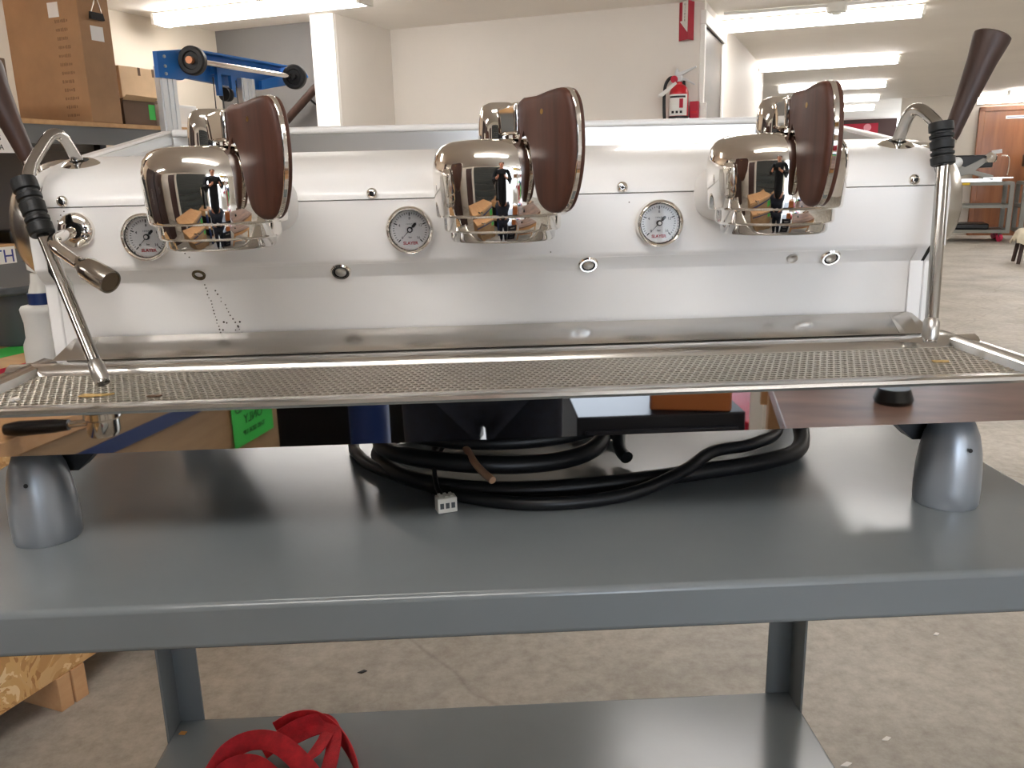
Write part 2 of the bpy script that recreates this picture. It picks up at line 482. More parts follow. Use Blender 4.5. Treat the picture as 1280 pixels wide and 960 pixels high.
# conduit on the ceiling
cd = MB().tube([RM(-0.9, 6.72, CEIL - 0.012), RM(5.2, 6.95, CEIL - 0.012)], 0.011)
tag(cd.build('ceiling_conduit', M['wall_white']), 'white conduit running across the ceiling before the corridor lamps', 'conduit')
sd = thing('smoke_detector', 'round pale smoke detector on the ceiling above the nearest corridor lamp', 'detector', RM(-0.13, 6.78, CEIL - 0.06))
MB().lathe([(0.06, 0.0), (0.072, 0.015), (0.075, 0.06)]).build('body', M['lamp_body'], sd)
MB().lathe([(0.03, -0.012), (0.035, 0.0)]).build('sensor_cap', M['wall_white'], sd)

# ------------------------------------------------------------------ ceiling lamps
LAMP_L = 1.4
def make_lamp():
    r = thing('ceiling_lamp', '', 'lamp')
    hw = 0.085
    MB().box(-LAMP_L / 2 + 0.01, LAMP_L / 2 - 0.01, -0.06, 0.06, -0.028, 0).build('housing', M['lamp_body'], r)
    prof = [(-hw, -0.02), (-hw, -0.045), (-hw * 0.8, -0.068), (-hw * 0.3, -0.076), (hw * 0.3, -0.076), (hw * 0.8, -0.068), (hw, -0.045), (hw, -0.02)]
    MB().prism(prof, lambda u, v, d: (d, u, v), -LAMP_L / 2 + 0.012, LAMP_L / 2 - 0.012).build('diffuser', M['lamp'], r)
    for s in (-1, 1):
        MB().box(s * LAMP_L / 2 - 0.012, s * LAMP_L / 2 + 0.012, -hw, hw, -0.074, -0.002).build('end_cap', M['lamp_body'], r, bevel=0.004)
    return r
lamp0 = make_lamp()
lamps = [(-0.255, 7.1, 'first lit strip lamp in the corridor row, nearest and largest there'),
         (-0.255, 10.15, 'second lit strip lamp from the front in the corridor row'),
         (-0.255, 13.1, 'third lit strip lamp in the corridor row, partly behind the right paddle'),
         (-0.255, 15.75, 'fourth lit strip lamp in the corridor row, before the farthest one'),
         (-0.255, 18.4, 'fifth and farthest lit strip lamp of the corridor row'),
         (-0.255, 3.9, 'strip lamp of the corridor row hanging nearest in front of the camera'),
         (-0.255, -0.35, 'strip lamp right above the photographer'),
         (-3.58, 4.84, 'lit strip lamp at the top left in front of the grey alcove'),
         (-3.40, 1.7, 'strip lamp over the storage shelf, left of the machine'),
         (-3.40, -1.4, 'strip lamp left behind the photographer'),
         (3.05, 16.0, 'lit strip lamp at the far right above the wooden door'),
         (3.05, 13.0, 'strip lamp on the right side, second from the wooden door'),
         (3.05, 9.9, 'strip lamp on the right side, third from the wooden door'),
         (3.05, 6.9, 'strip lamp on the right side, fourth from the wooden door'),
         (3.05, 3.8, 'strip lamp on the right side level with the cart'),
         (3.05, 0.7, 'strip lamp on the right side level with the photographer'),
         (3.05, -2.4, 'strip lamp on the right side behind the photographer')]
for i, (x, y, lb) in enumerate(lamps):
    o = lamp0 if i == 0 else copy_part(lamp0, None)
    o.location = RM(x, y, CEIL - 0.012); o.rotation_euler = (0, 0, -RA)
    tag(o, lb, 'lamp', 'ceiling strip lamps')
    if 'grey alcove' in lb: o.scale = (1.12, 1, 1)
wl = thing('wall_lamp', 'bright strip lamp along the top of the end wall over the wooden door', 'lamp', RM(2.75, 16.8, 2.24), -RA)
MB().box(-0.75, 0.75, -0.05, 0, -0.05, 0.05).build('housing', M['lamp_body'], wl)
MB().prism([(-0.05, -0.05), (-0.09, -0.03), (-0.09, 0.03), (-0.05, 0.05)], lambda u, v, d: (d, u, v), -0.74, 0.74).build('diffuser', M['lamp'], wl)

# ================================================================== THE CART
CX0, CX1, CY0, CY1 = -0.640, 0.5635, 0.648, 1.452
cart = thing('utility_cart', 'grey enamelled steel cart with a lower shelf carrying the white espresso machine', 'cart', ((CX0 + CX1) / 2, (CY0 + CY1) / 2, 0))
co = ((CX0 + CX1) / 2, (CY0 + CY1) / 2, 0)
MB().box(CX0, CX1, CY0, CY1, TOP - 0.042, TOP).build('cart_top', M['cart'], cart, co, bevel=0.0055, bseg=3)
SZ = 0.237
MB().box(CX0 + 0.002, CX1 - 0.002, CY0 + 0.03, CY1 - 0.002, SZ - 0.04, SZ).build('lower_shelf', M['cart'], cart, co, bevel=0.006, bseg=3)
th = 0.004
for sx, x in ((1, CX0), (-1, CX1)):
    for sy, y in ((1, CY0 + 0.03), (-1, CY1)):
        L = MB()
        L.box(min(x, x + sx * 0.045), max(x, x + sx * 0.045), min(y, y - sy * th) + sy * 0.0, max(y, y - sy * th), SZ - 0.03, TOP - 0.03)
        L.box(min(x, x - sx * th), max(x, x - sx * th), min(y, y + sy * 0.062), max(y, y + sy * 0.062), SZ - 0.03, TOP - 0.03)
        L.v = [p + Vector((sx * 0.006, sy * 0.006, 0)) for p in L.v]
        L.build('leg', M['cart'], cart, co)
def caster(parent, off, x, y, h=0.095, wm=None):
    c = MB().box(x - 0.035, x + 0.035, y - 0.035, y + 0.035, h - 0.006, h).box(x - 0.026, x - 0.02, y - 0.02, y + 0.02, 0.035, h).box(x + 0.02, x + 0.026, y - 0.02, y + 0.02, 0.035, h).build('caster', M['grey_dark'], parent, off)
    MB().lathe([(0.036, -0.014), (0.04, -0.008), (0.04, 0.008), (0.036, 0.014)], (x, y, 0.04), (1, 0, 0), 20).build('wheel', wm or M['wheel'], c, off)
for x in (CX0 + 0.08, CX1 - 0.08):
    for y in (CY0 + 0.11, CY1 - 0.08): caster(cart, co, x, y)

# ================================================================== THE ESPRESSO MACHINE  (coordinates: x from its middle, y from the camera, z above the cart top)
XC = -0.006
MO = (0.0, 1.2, 0.0)
mach = thing('espresso_machine', 'white three-group espresso machine with walnut paddles standing on the grey cart', 'espresso machine', (XC, 1.2, TOP))
def mp(mb, name, m, parent=None, **k): return mb.build(name, m, parent or mach, MO, **k)
YU, YL = 0.957, 0.9765
HW = 0.4985                                  # half width between the side panels
XD = lambda u, v, d: (d, u, v)
# lower panel and its overhanging underside, upper panel, curved hood: folded sheets
mp(MB().sheet([(YL, 0.13), (YL, 0.2325), (YL - 0.001, 0.2345), (YU + 0.0035, 0.2495)], XD, -HW + 0.0135, HW - 0.0135, -0.004), 'lower_panel', M['white'])
low = mp(MB().sheet([(YU + 0.0038, 0.2495), (YU + 0.0008, 0.2527), (YU, 0.256), (YU, 0.3195)], XD, -HW, HW, -0.004), 'upper_panel', M['white'])
hood = [(YU, 0.3208), (YU + 0.002, 0.328), (0.965, 0.338), (0.977, 0.3505), (0.998, 0.3605), (1.03, 0.3685), (1.072, 0.3755)]
hood = [tuple(p)[:2] for p in spline([(a, b_, 0) for a, b_ in hood], 5)]
mp(MB().sheet(hood, XD, -HW, HW, -0.004), 'hood', M['white'])
mp(MB().box(-HW, HW, 1.074, 1.40, 0.366, 0.3755), 'top_panel', M['satin'])
# rear cup rail with its steel sheet and white lip
rr = mp(MB().box(-HW, HW, 1.405, 1.418, 0.37, 0.424), 'rear_rail', M['white'], bevel=0.003)
mp(MB().box(-HW + 0.002, HW - 0.002, 1.400, 1.4045, 0.376, 0.4125), 'rail_sheet', M['satin'], rr)
mp(MB().box(-HW, HW, 1.396, 1.42, 0.4125, 0.4235), 'rail_lip', M['white'], rr, bevel=0.004, bseg=3)
mp(MB().box(-HW, HW, 1.29, 1.30, 0.195, 0.38), 'back_panel', M['white'])
mp(MB().box(-HW, HW, 0.985, 1.29, 0.190, 0.196), 'bottom_panel', M['grey_dark'])
# side panels
side = [(0.972, 0.14), (0.974, 0.2335), (0.957, 0.252), (0.957, 0.318), (0.961, 0.332), (0.97, 0.343), (0.985, 0.3525), (1.01, 0.361), (1.045, 0.368), (1.09, 0.3765),
        (1.14, 0.384), (1.2, 0.3925), (1.283, 0.4045), (1.364, 0.4165), (1.41, 0.4225), (1.43, 0.4235), (1.43, 0.40), (1.305, 0.36), (1.305, 0.19), (1.02, 0.19), (0.99, 0.145)]
for s in (-1, 1):
    sp = mp(MB().prism(side, XD, s * (HW + 0.0028), s * (HW + 0.018)), 'side_panel', M['white'], bevel=0.0022, bseg=3)
    mp(MB().prism([(a + 0.0016, c2 - 0.0016) for a, c2 in side[:9]] + [(1.06, 0.30), (1.06, 0.15)], XD, s * (HW - 0.0005), s * (HW + 0.0032)), 'seam_shade', M['dark'], sp)  # dark strip standing in for the shade inside the panel gap
    mp(MB().box(min(s * (HW - 0.015), s * (HW - 0.012)), max(s * (HW - 0.015), s * (HW - 0.012)), YL + 0.0012, YL + 0.004, 0.14, 0.2325), 'seam_shade', M['dark'], sp)  # second dark strip, painting the shade of the lower seam
    mp(MB().prism([(0.9725, 0.14), (0.9745, 0.2335), (YU + 0.0035, 0.2505), (0.99, 0.2505), (0.99, 0.14)], XD, s * (HW - 0.013), s * (HW + 0.0024)), 'side_pillar', M['white'], sp)
    arc = [(1.10, 0.375), (1.14, 0.3805), (1.2, 0.389), (1.283, 0.401), (1.364, 0.413), (1.398, 0.418)]
    mp(MB().prism(arc + [(1.398, 0.401), (1.364, 0.398), (1.283, 0.388), (1.2, 0.3775)], XD, s * (HW - 0.0005), s * (HW + 0.003)), 'rail_liner', M['satin'], sp)
    # spun steel disc on the flank
    dp = [(0.078, 0.0), (0.078, 0.012), (0.075, 0.026), (0.068, 0.042), (0.056, 0.056), (0.038, 0.066), (0.02, 0.071), (0.001, 0.072)]
    mp(MB().lathe(dp, (s * (HW + 0.018), 1.085, 0.296), (s, 0, 0), 48), 'side_disc', M['disc'], sp, angle=60)
# ---- drip tray
TX, TY0, TY1, TZ = 0.54, 0.745, 0.952, 0.1485
tray = mp(MB().box(-TX, TX, TY0 + 0.002, TY1, 0.106, 0.112), 'drip_tray', M['tray_dark'])
mp(MB().box(-TX, TX, TY0, TY0 + 0.0022, 0.1055, TZ - 0.004), 'apron', M['polish'], tray)
# rim: front lip, rear and mitred sides, as profiles
fl = [(TY0 - 0.001, TZ - 0.006), (TY0 - 0.003, TZ - 0.003), (TY0 - 0.002, TZ), (TY0 + 0.002, TZ + 0.0012), (TY0 + 0.008, TZ + 0.0005), (TY0 + 0.021, TZ - 0.001), (TY0 + 0.022, TZ - 0.006)]
mp(MB().prism(fl, XD, -TX - 0.001, TX + 0.001), 'front_rim', M['steel'], tray, angle=50)
rl = [(0.905, TZ - 0.008), (0.907, TZ - 0.001), (0.913, TZ + 0.004), (0.921, TZ + 0.006), (0.931, TZ + 0.004), (0.938, TZ + 0.001), (TY1, TZ), (TY1, 0.112), (TY1 - 0.004, 0.108)]
mp(MB().prism(rl, XD, -TX, TX), 'rear_rim', M['steel'], tray, angle=50)
for s in (-1, 1):
    pr = [(TX + 0.001, 0.106), (TX + 0.001, TZ), (TX - 0.012, TZ + 0.001), (TX - 0.022, TZ + 0.006), (TX - 0.034, TZ + 0.003), (TX - 0.039, TZ - 0.008)]
    mp(MB().prism(pr, lambda u, v, d: (s * u, d, v), TY0 + 0.004, TY1), 'side_rim', M['steel'], tray, angle=50)
# perforated grate: staggered holes through a thin sheet
def grate(x0, x1, y0, y1, z, px, py, th):
    g = MB(); vs = []; fs = []
    rows = int((y1 - y0) / py); cols = int((x1 - x0) / px)
    hx, hy = px * 0.42, py * 0.36
    unit = []
    for k in range(8):
        a = pi / 4 * k + pi / 8
        unit.append((hx * cos(a), hy * sin(a)))
    rim = [(px / 2, py / 4), (px / 4, py / 2), (-px / 4, py / 2), (-px / 2, py / 4), (-px / 2, -py / 4), (-px / 4, -py / 2), (px / 4, -py / 2), (px / 2, -py / 4)]
    rim = [(px / 2, py / 2 * 0.5), (px * 0.22, py / 2), (-px * 0.22, py / 2), (-px / 2, py / 2 * 0.5), (-px / 2, -py / 2 * 0.5), (-px * 0.22, -py / 2), (px * 0.22, -py / 2), (px / 2, -py / 2 * 0.5)]
    for j in range(rows):
        y = y0 + (j + 0.5) * py
        sh_ = (px / 2) if j % 2 else 0
        for i in range(cols):
            x = x0 + (i + 0.5) * px + sh_
            n = len(vs)
            for u, v in rim: vs.append((x + u, y + v, z))
            for u, v in unit: vs.append((x + u, y + v, z - 0.0004))
            for u, v in unit: vs.append((x + u, y + v, z - th))
            for a, c2 in ((px / 2, py / 2), (-px / 2, py / 2), (-px / 2, -py / 2), (px / 2, -py / 2)): vs.append((x + a, y + c2, z))
            for k in range(8):
                k2 = (k + 1) % 8
                fs.append((n + k, n + k2, n + 8 + k2, n + 8 + k))
                fs.append((n + 8 + k, n + 8 + k2, n + 16 + k2, n + 16 + k))
            fs += [(n, n + 24, n + 1), (n + 2, n + 25, n + 3), (n + 4, n + 26, n + 5), (n + 6, n + 27, n + 7)]
    me = bpy.data.meshes.new('grate')
    me.from_pydata([(a - MO[0], c2 - MO[1], d - MO[2]) for a, c2, d in vs], [], fs)
    me.materials.append(M['grate'])
    o = bpy.data.objects.new('grate', me); COL.objects.link(o); o.parent = tray
    return stuff(o)
grate(-TX + 0.032, TX - 0.036, TY0 + 0.018, 0.909, TZ - 0.004, 0.0072, 0.0086, 0.003)
# ---- backsplash
bs = mp(MB().sheet([(0.938, 0.1535), (0.940, 0.1515), (0.9425, 0.1535), (YL - 0.004, 0.172)], XD, -0.487, 0.487, 0.0015), 'backsplash', M['steel'])
for s in (-1, 1):
    mp(MB().add([(s * 0.4875, 0.940, 0.153), (s * 0.505, 0.942, 0.153), (s * 0.4915, YL - 0.003, 0.172), (s * 0.462, YL - 0.0045, 0.1735), (s * 0.462, 0.9405, 0.1545)],
                [(0, 1, 2, 3, 4)]), 'backsplash_end', M['steel'], bs, smooth=False)
# ---- screws, buttons, ports
def screw(x, z):
    o = mp(MB().lathe([(0.0064, 0), (0.0063, 0.0012), (0.0056, 0.0028), (0.0042, 0.0038), (0.0026, 0.0042), (0.0022, 0.002), (0.0001, 0.002)], (x, YU, z), (0, -1, 0), 20), 'screw', M['chrome'])
    mp(MB().lathe([(0.0021, 0), (0.0021, 0.0027)], (x, YU - 0.0005, z), (0, -1, 0), 6), 'hex_socket', M['dark'], o)
for x in (-0.474, -0.138, 0.140, 0.472): screw(x, 0.3265)
BN = Vector((0, -0.47, -0.88)).normalized()   # outward normal of the overhang
BN = Vector((0, -0.0105, -0.014)).normalized()
def on_band(x, t=0.5): return Vector((x, YL - 0.001 + (YU + 0.0035 - YL + 0.001) * t, 0.2345 + 0.015 * t))
def button(x):
    p = on_band(x)
    n = Vector((0, -0.8, -0.6)).normalized()
    o = mp(MB().lathe([(0.0115, -0.003), (0.0115, 0.003), (0.0098, 0.0045), (0.008, 0.0045), (0.0078, 0.0025)], p, n, 28, caps=False), 'push_button', M['chrome'])
    mp(MB().lathe([(0.0079, -0.002), (0.0079, 0.0028)], p, n, 28), 'gap_ring', M['dark'], o)
    mp(MB().lathe([(0.0062, -0.001), (0.0062, 0.0038), (0.005, 0.0046), (0.0001, 0.0046)], p, n, 24), 'button_cap', M['satin'], o)
for x in (-0.180, 0.103, 0.386): button(x)
p = on_band(0.341); n = Vector((0, -0.8, -0.6))
o = mp(MB().lathe([(0.0062, -0.002), (0.0062, 0.003), (0.0045, 0.004), (0.0001, 0.004)], p, n, 18), 'indicator', M['satin'])
p = on_band(-0.340)
o = mp(MB().lathe([(0.0075, -0.002), (0.0075, 0.0018), (0.0048, 0.0022), (0.0044, -0.001), (0.0001, -0.001)], p, n, 18), 'empty_socket', mat('grimy_brass', (92, 80, 58), 0.6, 0.6, var=0.4, vscale=300))
# coffee drips below the empty socket
dr = MB()
def drip(x, z, r):
    y = YL if z < 0.233 else YU
    if 0.2325 <= z < 0.255: return
    dr.lathe([(r, -0.0002), (r * 0.9, 0.0003), (r * 0.3, 0.0005)], (x, y, z), (0, -1, 0), 7)
rd = random.Random(3)
for k in range(16): drip(-0.337 + 0.011 * k / 15 + rd.uniform(-.001, .001), 0.229 - 0.056 * k / 15, rd.uniform(.0006, .0011))
for k in range(13): drip(-0.326 + 0.024 * k / 12 + rd.uniform(-.0015, .0015), 0.222 - 0.05 * k / 12, rd.uniform(.0006, .0011))
for k in range(6): drip(-0.316 + rd.uniform(-.012, .014), 0.186 - rd.uniform(0, .012), rd.uniform(.0008, .0014))
for k in range(5): drip(-0.347 + rd.uniform(-.004, .006), 0.262 + rd.uniform(0, .012), rd.uniform(.0006, .001))
for x, z in ((-0.478, 0.312), (-0.474, 0.316), (-0.482, 0.306), (0.059, 0.257), (0.148, 0.31)): drip(x, z, 0.0008)
stuff(mp(dr, 'coffee_drips', mat('coffee_stain', (64, 54, 44), 0.6)))
# ---- pressure gauges
def gauge(x, z=0.2865):
    def G(mb, name, m, par, **k):
        o = mb.build(name, m, par, (0, 0, 0), **k); return o
    bez = [(0.0262, 0.0), (0.0262, 0.012), (0.0255, 0.0145), (0.0238, 0.0155), (0.0222, 0.0145), (0.0212, 0.011), (0.0205, 0.0045)]
    g = G(MB().lathe(bez, (0, 0, 0), (0, -1, 0), 48, caps=False), 'pressure_gauge', M['chrome'], mach, angle=50)
    g.location = (x - MO[0], YU - MO[1], z - MO[2])
    d = G(MB().lathe([(0.0209, 0.0), (0.0209, 0.005), (0.0001, 0.005)], (0, 0, 0), (0, -1, 0), 40), 'dial', M['dial'], g)
    tk = MB()
    for k in range(33):
        a = radians(225 - 270 * k / 32); r0 = 0.0152 if k % 8 == 0 else (0.0166 if k % 4 == 0 else 0.0172)
        c2, s2 = cos(a), sin(a); w = 0.00035 if k % 8 else 0.0006
        q = [(r0 * c2 - w * s2, r0 * s2 + w * c2), (r0 * c2 + w * s2, r0 * s2 - w * c2), (0.019 * c2 + w * s2, 0.019 * s2 - w * c2), (0.019 * c2 - w * s2, 0.019 * s2 + w * c2)]
        tk.add([(u, -0.0052, v) for u, v in q], [(0, 1, 2, 3)])
    stuff(G(tk, 'tick_marks', M['ink'], g, smooth=False))
    for s_, a in (('0', 225), ('4', 157.5), ('8', 90), ('12', 22.5), ('16', -45)):
        text(s_, 0.0042, M['ink'], g, (0.0125 * cos(radians(a)), -0.0053, 0.0125 * sin(radians(a))), name='numeral')
    text('1 0 0 k P a', 0.002, M['ink'], g, (0, -0.0053, 0.0062), name='unit_lettering')
    text('bar', 0.003, M['ink'], g, (0, -0.0053, -0.0082), name='unit_lettering')
    text('SLAYER', 0.0047, M['red_ink'], g, (0, -0.0053, -0.0148), name='maker_lettering', sx=1.05, bold=0.00012)
    a = radians(226)
    nd = MB(); u = Vector((cos(a), 0, sin(a))); w = Vector((-sin(a), 0, cos(a)))
    c0 = Vector((0, -0.0072, 0))
    nd.add([c0 + u * 0.0165, c0 + w * 0.0006 - u * 0.004, c0 - u * 0.0045 + w * 0.0016, c0 - u * 0.009 + w * 0.0016, c0 - u * 0.0105, c0 - u * 0.009 - w * 0.0016, c0 - u * 0.0045 - w * 0.0016, c0 - w * 0.0006 - u * 0.004],
           [(0, 1, 2, 3, 4, 5, 6, 7)])
    G(nd, 'needle', M['ink'], g, smooth=False)
    h = G(MB().lathe([(0.0032, 0.006), (0.0032, 0.0085), (0.002, 0.0092), (0.0001, 0.0092)], (0, 0, 0), (0, -1, 0), 20), 'needle_hub', M['ink'], g)
    G(MB().lathe([(0.0019, 0.0092), (0.0019, 0.0097)], (0, 0, 0), (0, -1, 0), 16), 'hub_pin', M['dial'], g)
    G(MB().lathe([(0.0214, 0.0112), (0.0214, 0.0118)], (0, 0, 0), (0, -1, 0), 40), 'gauge_glass', M['glass'], g)
    return g
gauge(-0.386); gauge(-0.098); gauge(0.181)
# ---- group heads
GY = 0.875
bell = [(0.001, 0.3775), (0.040, 0.3772), (0.052, 0.3755), (0.0605, 0.3715), (0.066, 0.3645), (0.0687, 0.3545), (0.0697, 0.347), (0.0694, 0.338), (0.0683, 0.322), (0.0670, 0.3065), (0.0664, 0.304), (0.065, 0.3035), (0.064, 0.3035), (0.06, 0.312)]
ring = [(0.0598, 0.311), (0.0598, 0.2915), (0.0588, 0.2893), (0.056, 0.2885)]
low_ring = [(0.054, 0.292), (0.0535, 0.2815), (0.0515, 0.279), (0.047, 0.279), (0.0465, 0.287)]
blade = [(0.052, 0.410), (0.085, 0.4125), (0.118, 0.4155), (0.138, 0.4145), (0.149, 0.405), (0.1545, 0.388), (0.1555, 0.362), (0.150, 0.337), (0.139, 0.318), (0.128, 0.3105),
         (0.115, 0.3085), (0.102, 0.3105), (0.0905, 0.3155), (0.083, 0.325), (0.0775, 0.340), (0.0745, 0.354), (0.0715, 0.3655), (0.066, 0.3745), (0.0585, 0.3795), (0.052, 0.3805)]
def smooth_poly(P, n=3):
    P = [Vector((a, c2, 0)) for a, c2 in P]; N = len(P); out = []
    for i in range(N):
        p0, p1, p2, p3 = P[i - 1], P[i], P[(i + 1) % N], P[(i + 2) % N]
        for k in range(n):
            t = k / n
            q = 0.5 * ((2 * p1) + (p2 - p0) * t + (2 * p0 - 5 * p1 + 4 * p2 - p3) * t * t + (3 * p1 - p0 - 3 * p2 + p3) * t ** 3)
            out.append((q.x, q.y))
    return out
def inset(P, d):
    cx = sum(p[0] for p in P) / len(P); cz = sum(p[1] for p in P) / len(P); out = []
    N = len(P)
    for i in range(N):
        a = Vector(P[i - 1]); c2 = Vector(P[(i + 1) % N]); t = (c2 - a).normalized(); nrm = Vector((t.y, -t.x))
        if nrm.dot(Vector((P[i][0] - cx, P[i][1] - cz))) < 0: nrm = -nrm
        out.append((P[i][0] - nrm.x * d, P[i][1] - nrm.y * d))
    return out
BL = smooth_poly([(a if a < 0.071 else 0.071 + (a - 0.071) * 0.93, c2) for a, c2 in blade])
def group_head(x, phi):
    g = MB().lathe(bell, (0, 0, 0), (0, 0, 1), 64, caps=False).build('group_head', M['chrome'], mach, angle=60)
    g.location = (x - MO[0], GY - MO[1], -MO[2])
    nk = MB()
    N = 28; R0, R1 = 0.067, 0.060
    prof = [(0.09, 0.063, 0.056), (0.075, 0.060, 0.053), (0.045, 0.053, 0.046), (0.03, 0.050, 0.042)]
    rings = []
    for (yy, rx, rz) in prof:
        rings.append([(rx * (abs(cos(2 * pi * k / N)) ** 0.7) * (1 if cos(2 * pi * k / N) >= 0 else -1), yy - 0.008, 0.318 + rz * (abs(sin(2 * pi * k / N)) ** 0.7) * (1 if sin(2 * pi * k / N) >= 0 else -1) * 0.62) for k in range(N)])
    vs = [p for r_ in rings for p in r_]; fs = []
    for i in range(len(rings) - 1):
        for k in range(N): fs.append((i * N + k, i * N + (k + 1) % N, (i + 1) * N + (k + 1) % N, (i + 1) * N + k))
    nk.add(vs, fs).build('group_neck', M['white'], g)
    MB().lathe(ring, seg=64, caps=False).build('locking_ring', M['chrome'], g, angle=50)
    MB().lathe(low_ring, seg=64, caps=False).build('collar', M['polish'], g, angle=50)
    MB().lathe([(0.0475, 0.285), (0.0001, 0.285)], seg=48, caps=False).build('shower_screen', M['satin'], g)
    cap = [(0.0222, 0.377), (0.0222, 0.3825), (0.0212, 0.395), (0.0196, 0.4045), (0.0165, 0.410), (0.011, 0.4125), (0.001, 0.4133)]
    MB().lathe(cap, seg=40).build('valve_cap', M['chrome'], g, angle=50)
    FN = lambda u, v, d: (u, d, v)
    hn = MB().prism([(0.012, 0.380), (0.054, 0.380), (0.054, 0.4095), (0.036, 0.408), (0.02, 0.4065), (0.012, 0.406)], FN, -0.0115, 0.0115).build('handle_neck', M['chrome'], g, bevel=0.003, bseg=3)
    core = MB().prism(BL, FN, -0.0026, 0.0026).build('handle_core', M['chrome'], g, bevel=0.001)
    parts = [hn, core]
    for s in (-1, 1):
        i1 = inset(BL, 0.0006); i2 = inset(BL, 0.0022); i3 = inset(BL, 0.0058); w = MB(); n = len(BL)
        vs = [FN(u, v, s * 0.0026) for u, v in i1] + [FN(u, v, s * 0.0052) for u, v in i1] + [FN(u, v, s * 0.0068) for u, v in i2] + [FN(u, v, s * 0.0078) for u, v in i3]
        fs = [tuple(range(n - 1, -1, -1)), tuple(3 * n + k for k in range(n))]
        for i in range(3):
            fs += [(i * n + k, i * n + (k + 1) % n, (i + 1) * n + (k + 1) % n, (i + 1) * n + k) for k in range(n)]
        sc = w.add(vs, fs).build('paddle_scale', M['walnut'], g, angle=60)
        parts.append(sc)
        parts.append(MB().cyl((0.098, s * 0.0074, 0.3975), (0.098, s * 0.0080, 0.3975), 0.0024, seg=16).build('pin', M['brass'], g))
    for q in parts: q.rotation_euler = (0, 0, -radians(phi))
    return g
group_head(-0.2825, 50); group_head(0.003, 65); group_head(0.284, 91)
# ---- hot water spout
sx, sz = -0.463, 0.2955
sp = mp(MB().lathe([(0.0195, 0), (0.0195, 0.004), (0.0175, 0.0072), (0.0088, 0.0085), (0.0080, 0.004)], (sx, YU, sz), (0, -1, 0), 32, caps=False), 'water_spout', M['chrome'], angle=50)
mp(MB().lathe([(0.0082, 0.0), (0.0082, 0.0045)], (sx, YU, sz), (0, -1, 0), 24), 'joint_recess', M['dark'], sp)
pth = fillet([(sx, YU - 0.001, sz), (-0.4655, 0.893, 0.288), (-0.424, 0.874, 0.263)], 0.022, 8)
mp(MB().tube(pth, 0.0062, 16), 'spout_pipe', M['chrome'], sp)
a, c = Vector((-0.432, 0.8785, 0.268)), Vector((-0.389, 0.857, 0.2465))
mp(MB().lathe([(0.0104, 0.0463), (0.0104, 0.0468)], a, c - a, 24), 'nozzle_end_disc', mat('nozzle_end_bronze', (120, 106, 88), 0.5, 0.8), sp)  # darker disc laid over the end face of the nozzle
mp(MB().lathe([(0.0064, 0), (0.0066, 0.004), (0.0078, 0.008), (0.0105, 0.013), (0.0122, 0.018), (0.0124, 0.026), (0.0126, 0.0262), (0.0126, 0.047), (0.0122, 0.0485), (0.0108, 0.0485), (0.0105, 0.046), (0.0001, 0.046)], a, c - a, 28), 'spout_nozzle', mat('bronze_chrome', (184, 178, 168), 0.18, 1.0), sp)
# ---- steam wands
def wand(base, apex, bend, grip0, grip1, tip, rad):
    base, apex, bend, grip0, grip1, tip = map(Vector, (base, apex, bend, grip0, grip1, tip))
    w = mp(MB().lathe([(0.0215, -0.004), (0.0212, 0.0), (0.016, 0.004), (0.0105, 0.0052), (0.0105, 0.002)], base, (0, -0.30, 0.95), 32, caps=False), 'steam_wand', M['chrome'])
    mp(MB().lathe([(0.0105, -0.004), (0.0105, 0.0025)], base, (0, -0.30, 0.95), 20), 'ball_joint', M['grey_dark'], w)
    pth = fillet([base, apex, bend, grip1], 0.026, 10) + fillet([grip1 + (tip - grip1) * 0.02, tip], 0.01)
    mp(MB().tube(pth, rad, 16), 'wand_pipe', M['wand'], w)
    d = (grip1 - grip0); L = d.length
    pr = []
    segs = [(0.0, .0125), (.06, .0130), (.2, .0130), (.22, .0108), (.27, .0108), (.29, .0128), (.36, .0125), (.38, .0106), (.42, .0106), (.44, .0128), (.62, .0122), (.64, .0104), (.68, .0104), (.70, .0124), (.76, .0122), (.78, .0106), (.8, .0106), (.82, .0128), (.97, .0126), (1, .0112)]
    for t, r in segs: pr.append((r, t * L))
    mp(MB().lathe(pr, grip0, d, 24), 'rubber_grip', M['rubber'], w)
    t0 = tip + (grip1 - tip).normalized() * 0.026
    mp(MB().lathe([(rad, 0), (rad * 1.22, 0.004), (rad * 1.25, 0.02), (rad * 0.9, 0.026), (0.0001, 0.026)], t0, tip - t0, 20), 'steam_tip', M['satin'], w)
wand((-0.477, 1.02, 0.366), (-0.482, 0.985, 0.4085), (-0.500, 0.935, 0.353), (-0.4985, 0.93, 0.3505), (-0.478, 0.912, 0.294), (-0.397, 0.821, 0.1535), 0.0062)
wand((0.479, 1.02, 0.366), (0.479, 0.988, 0.4135), (0.4955, 0.95, 0.381), (0.4935, 0.951, 0.3875), (0.4955, 0.942, 0.342), (0.4705, 0.888, 0.1535), 0.0070)
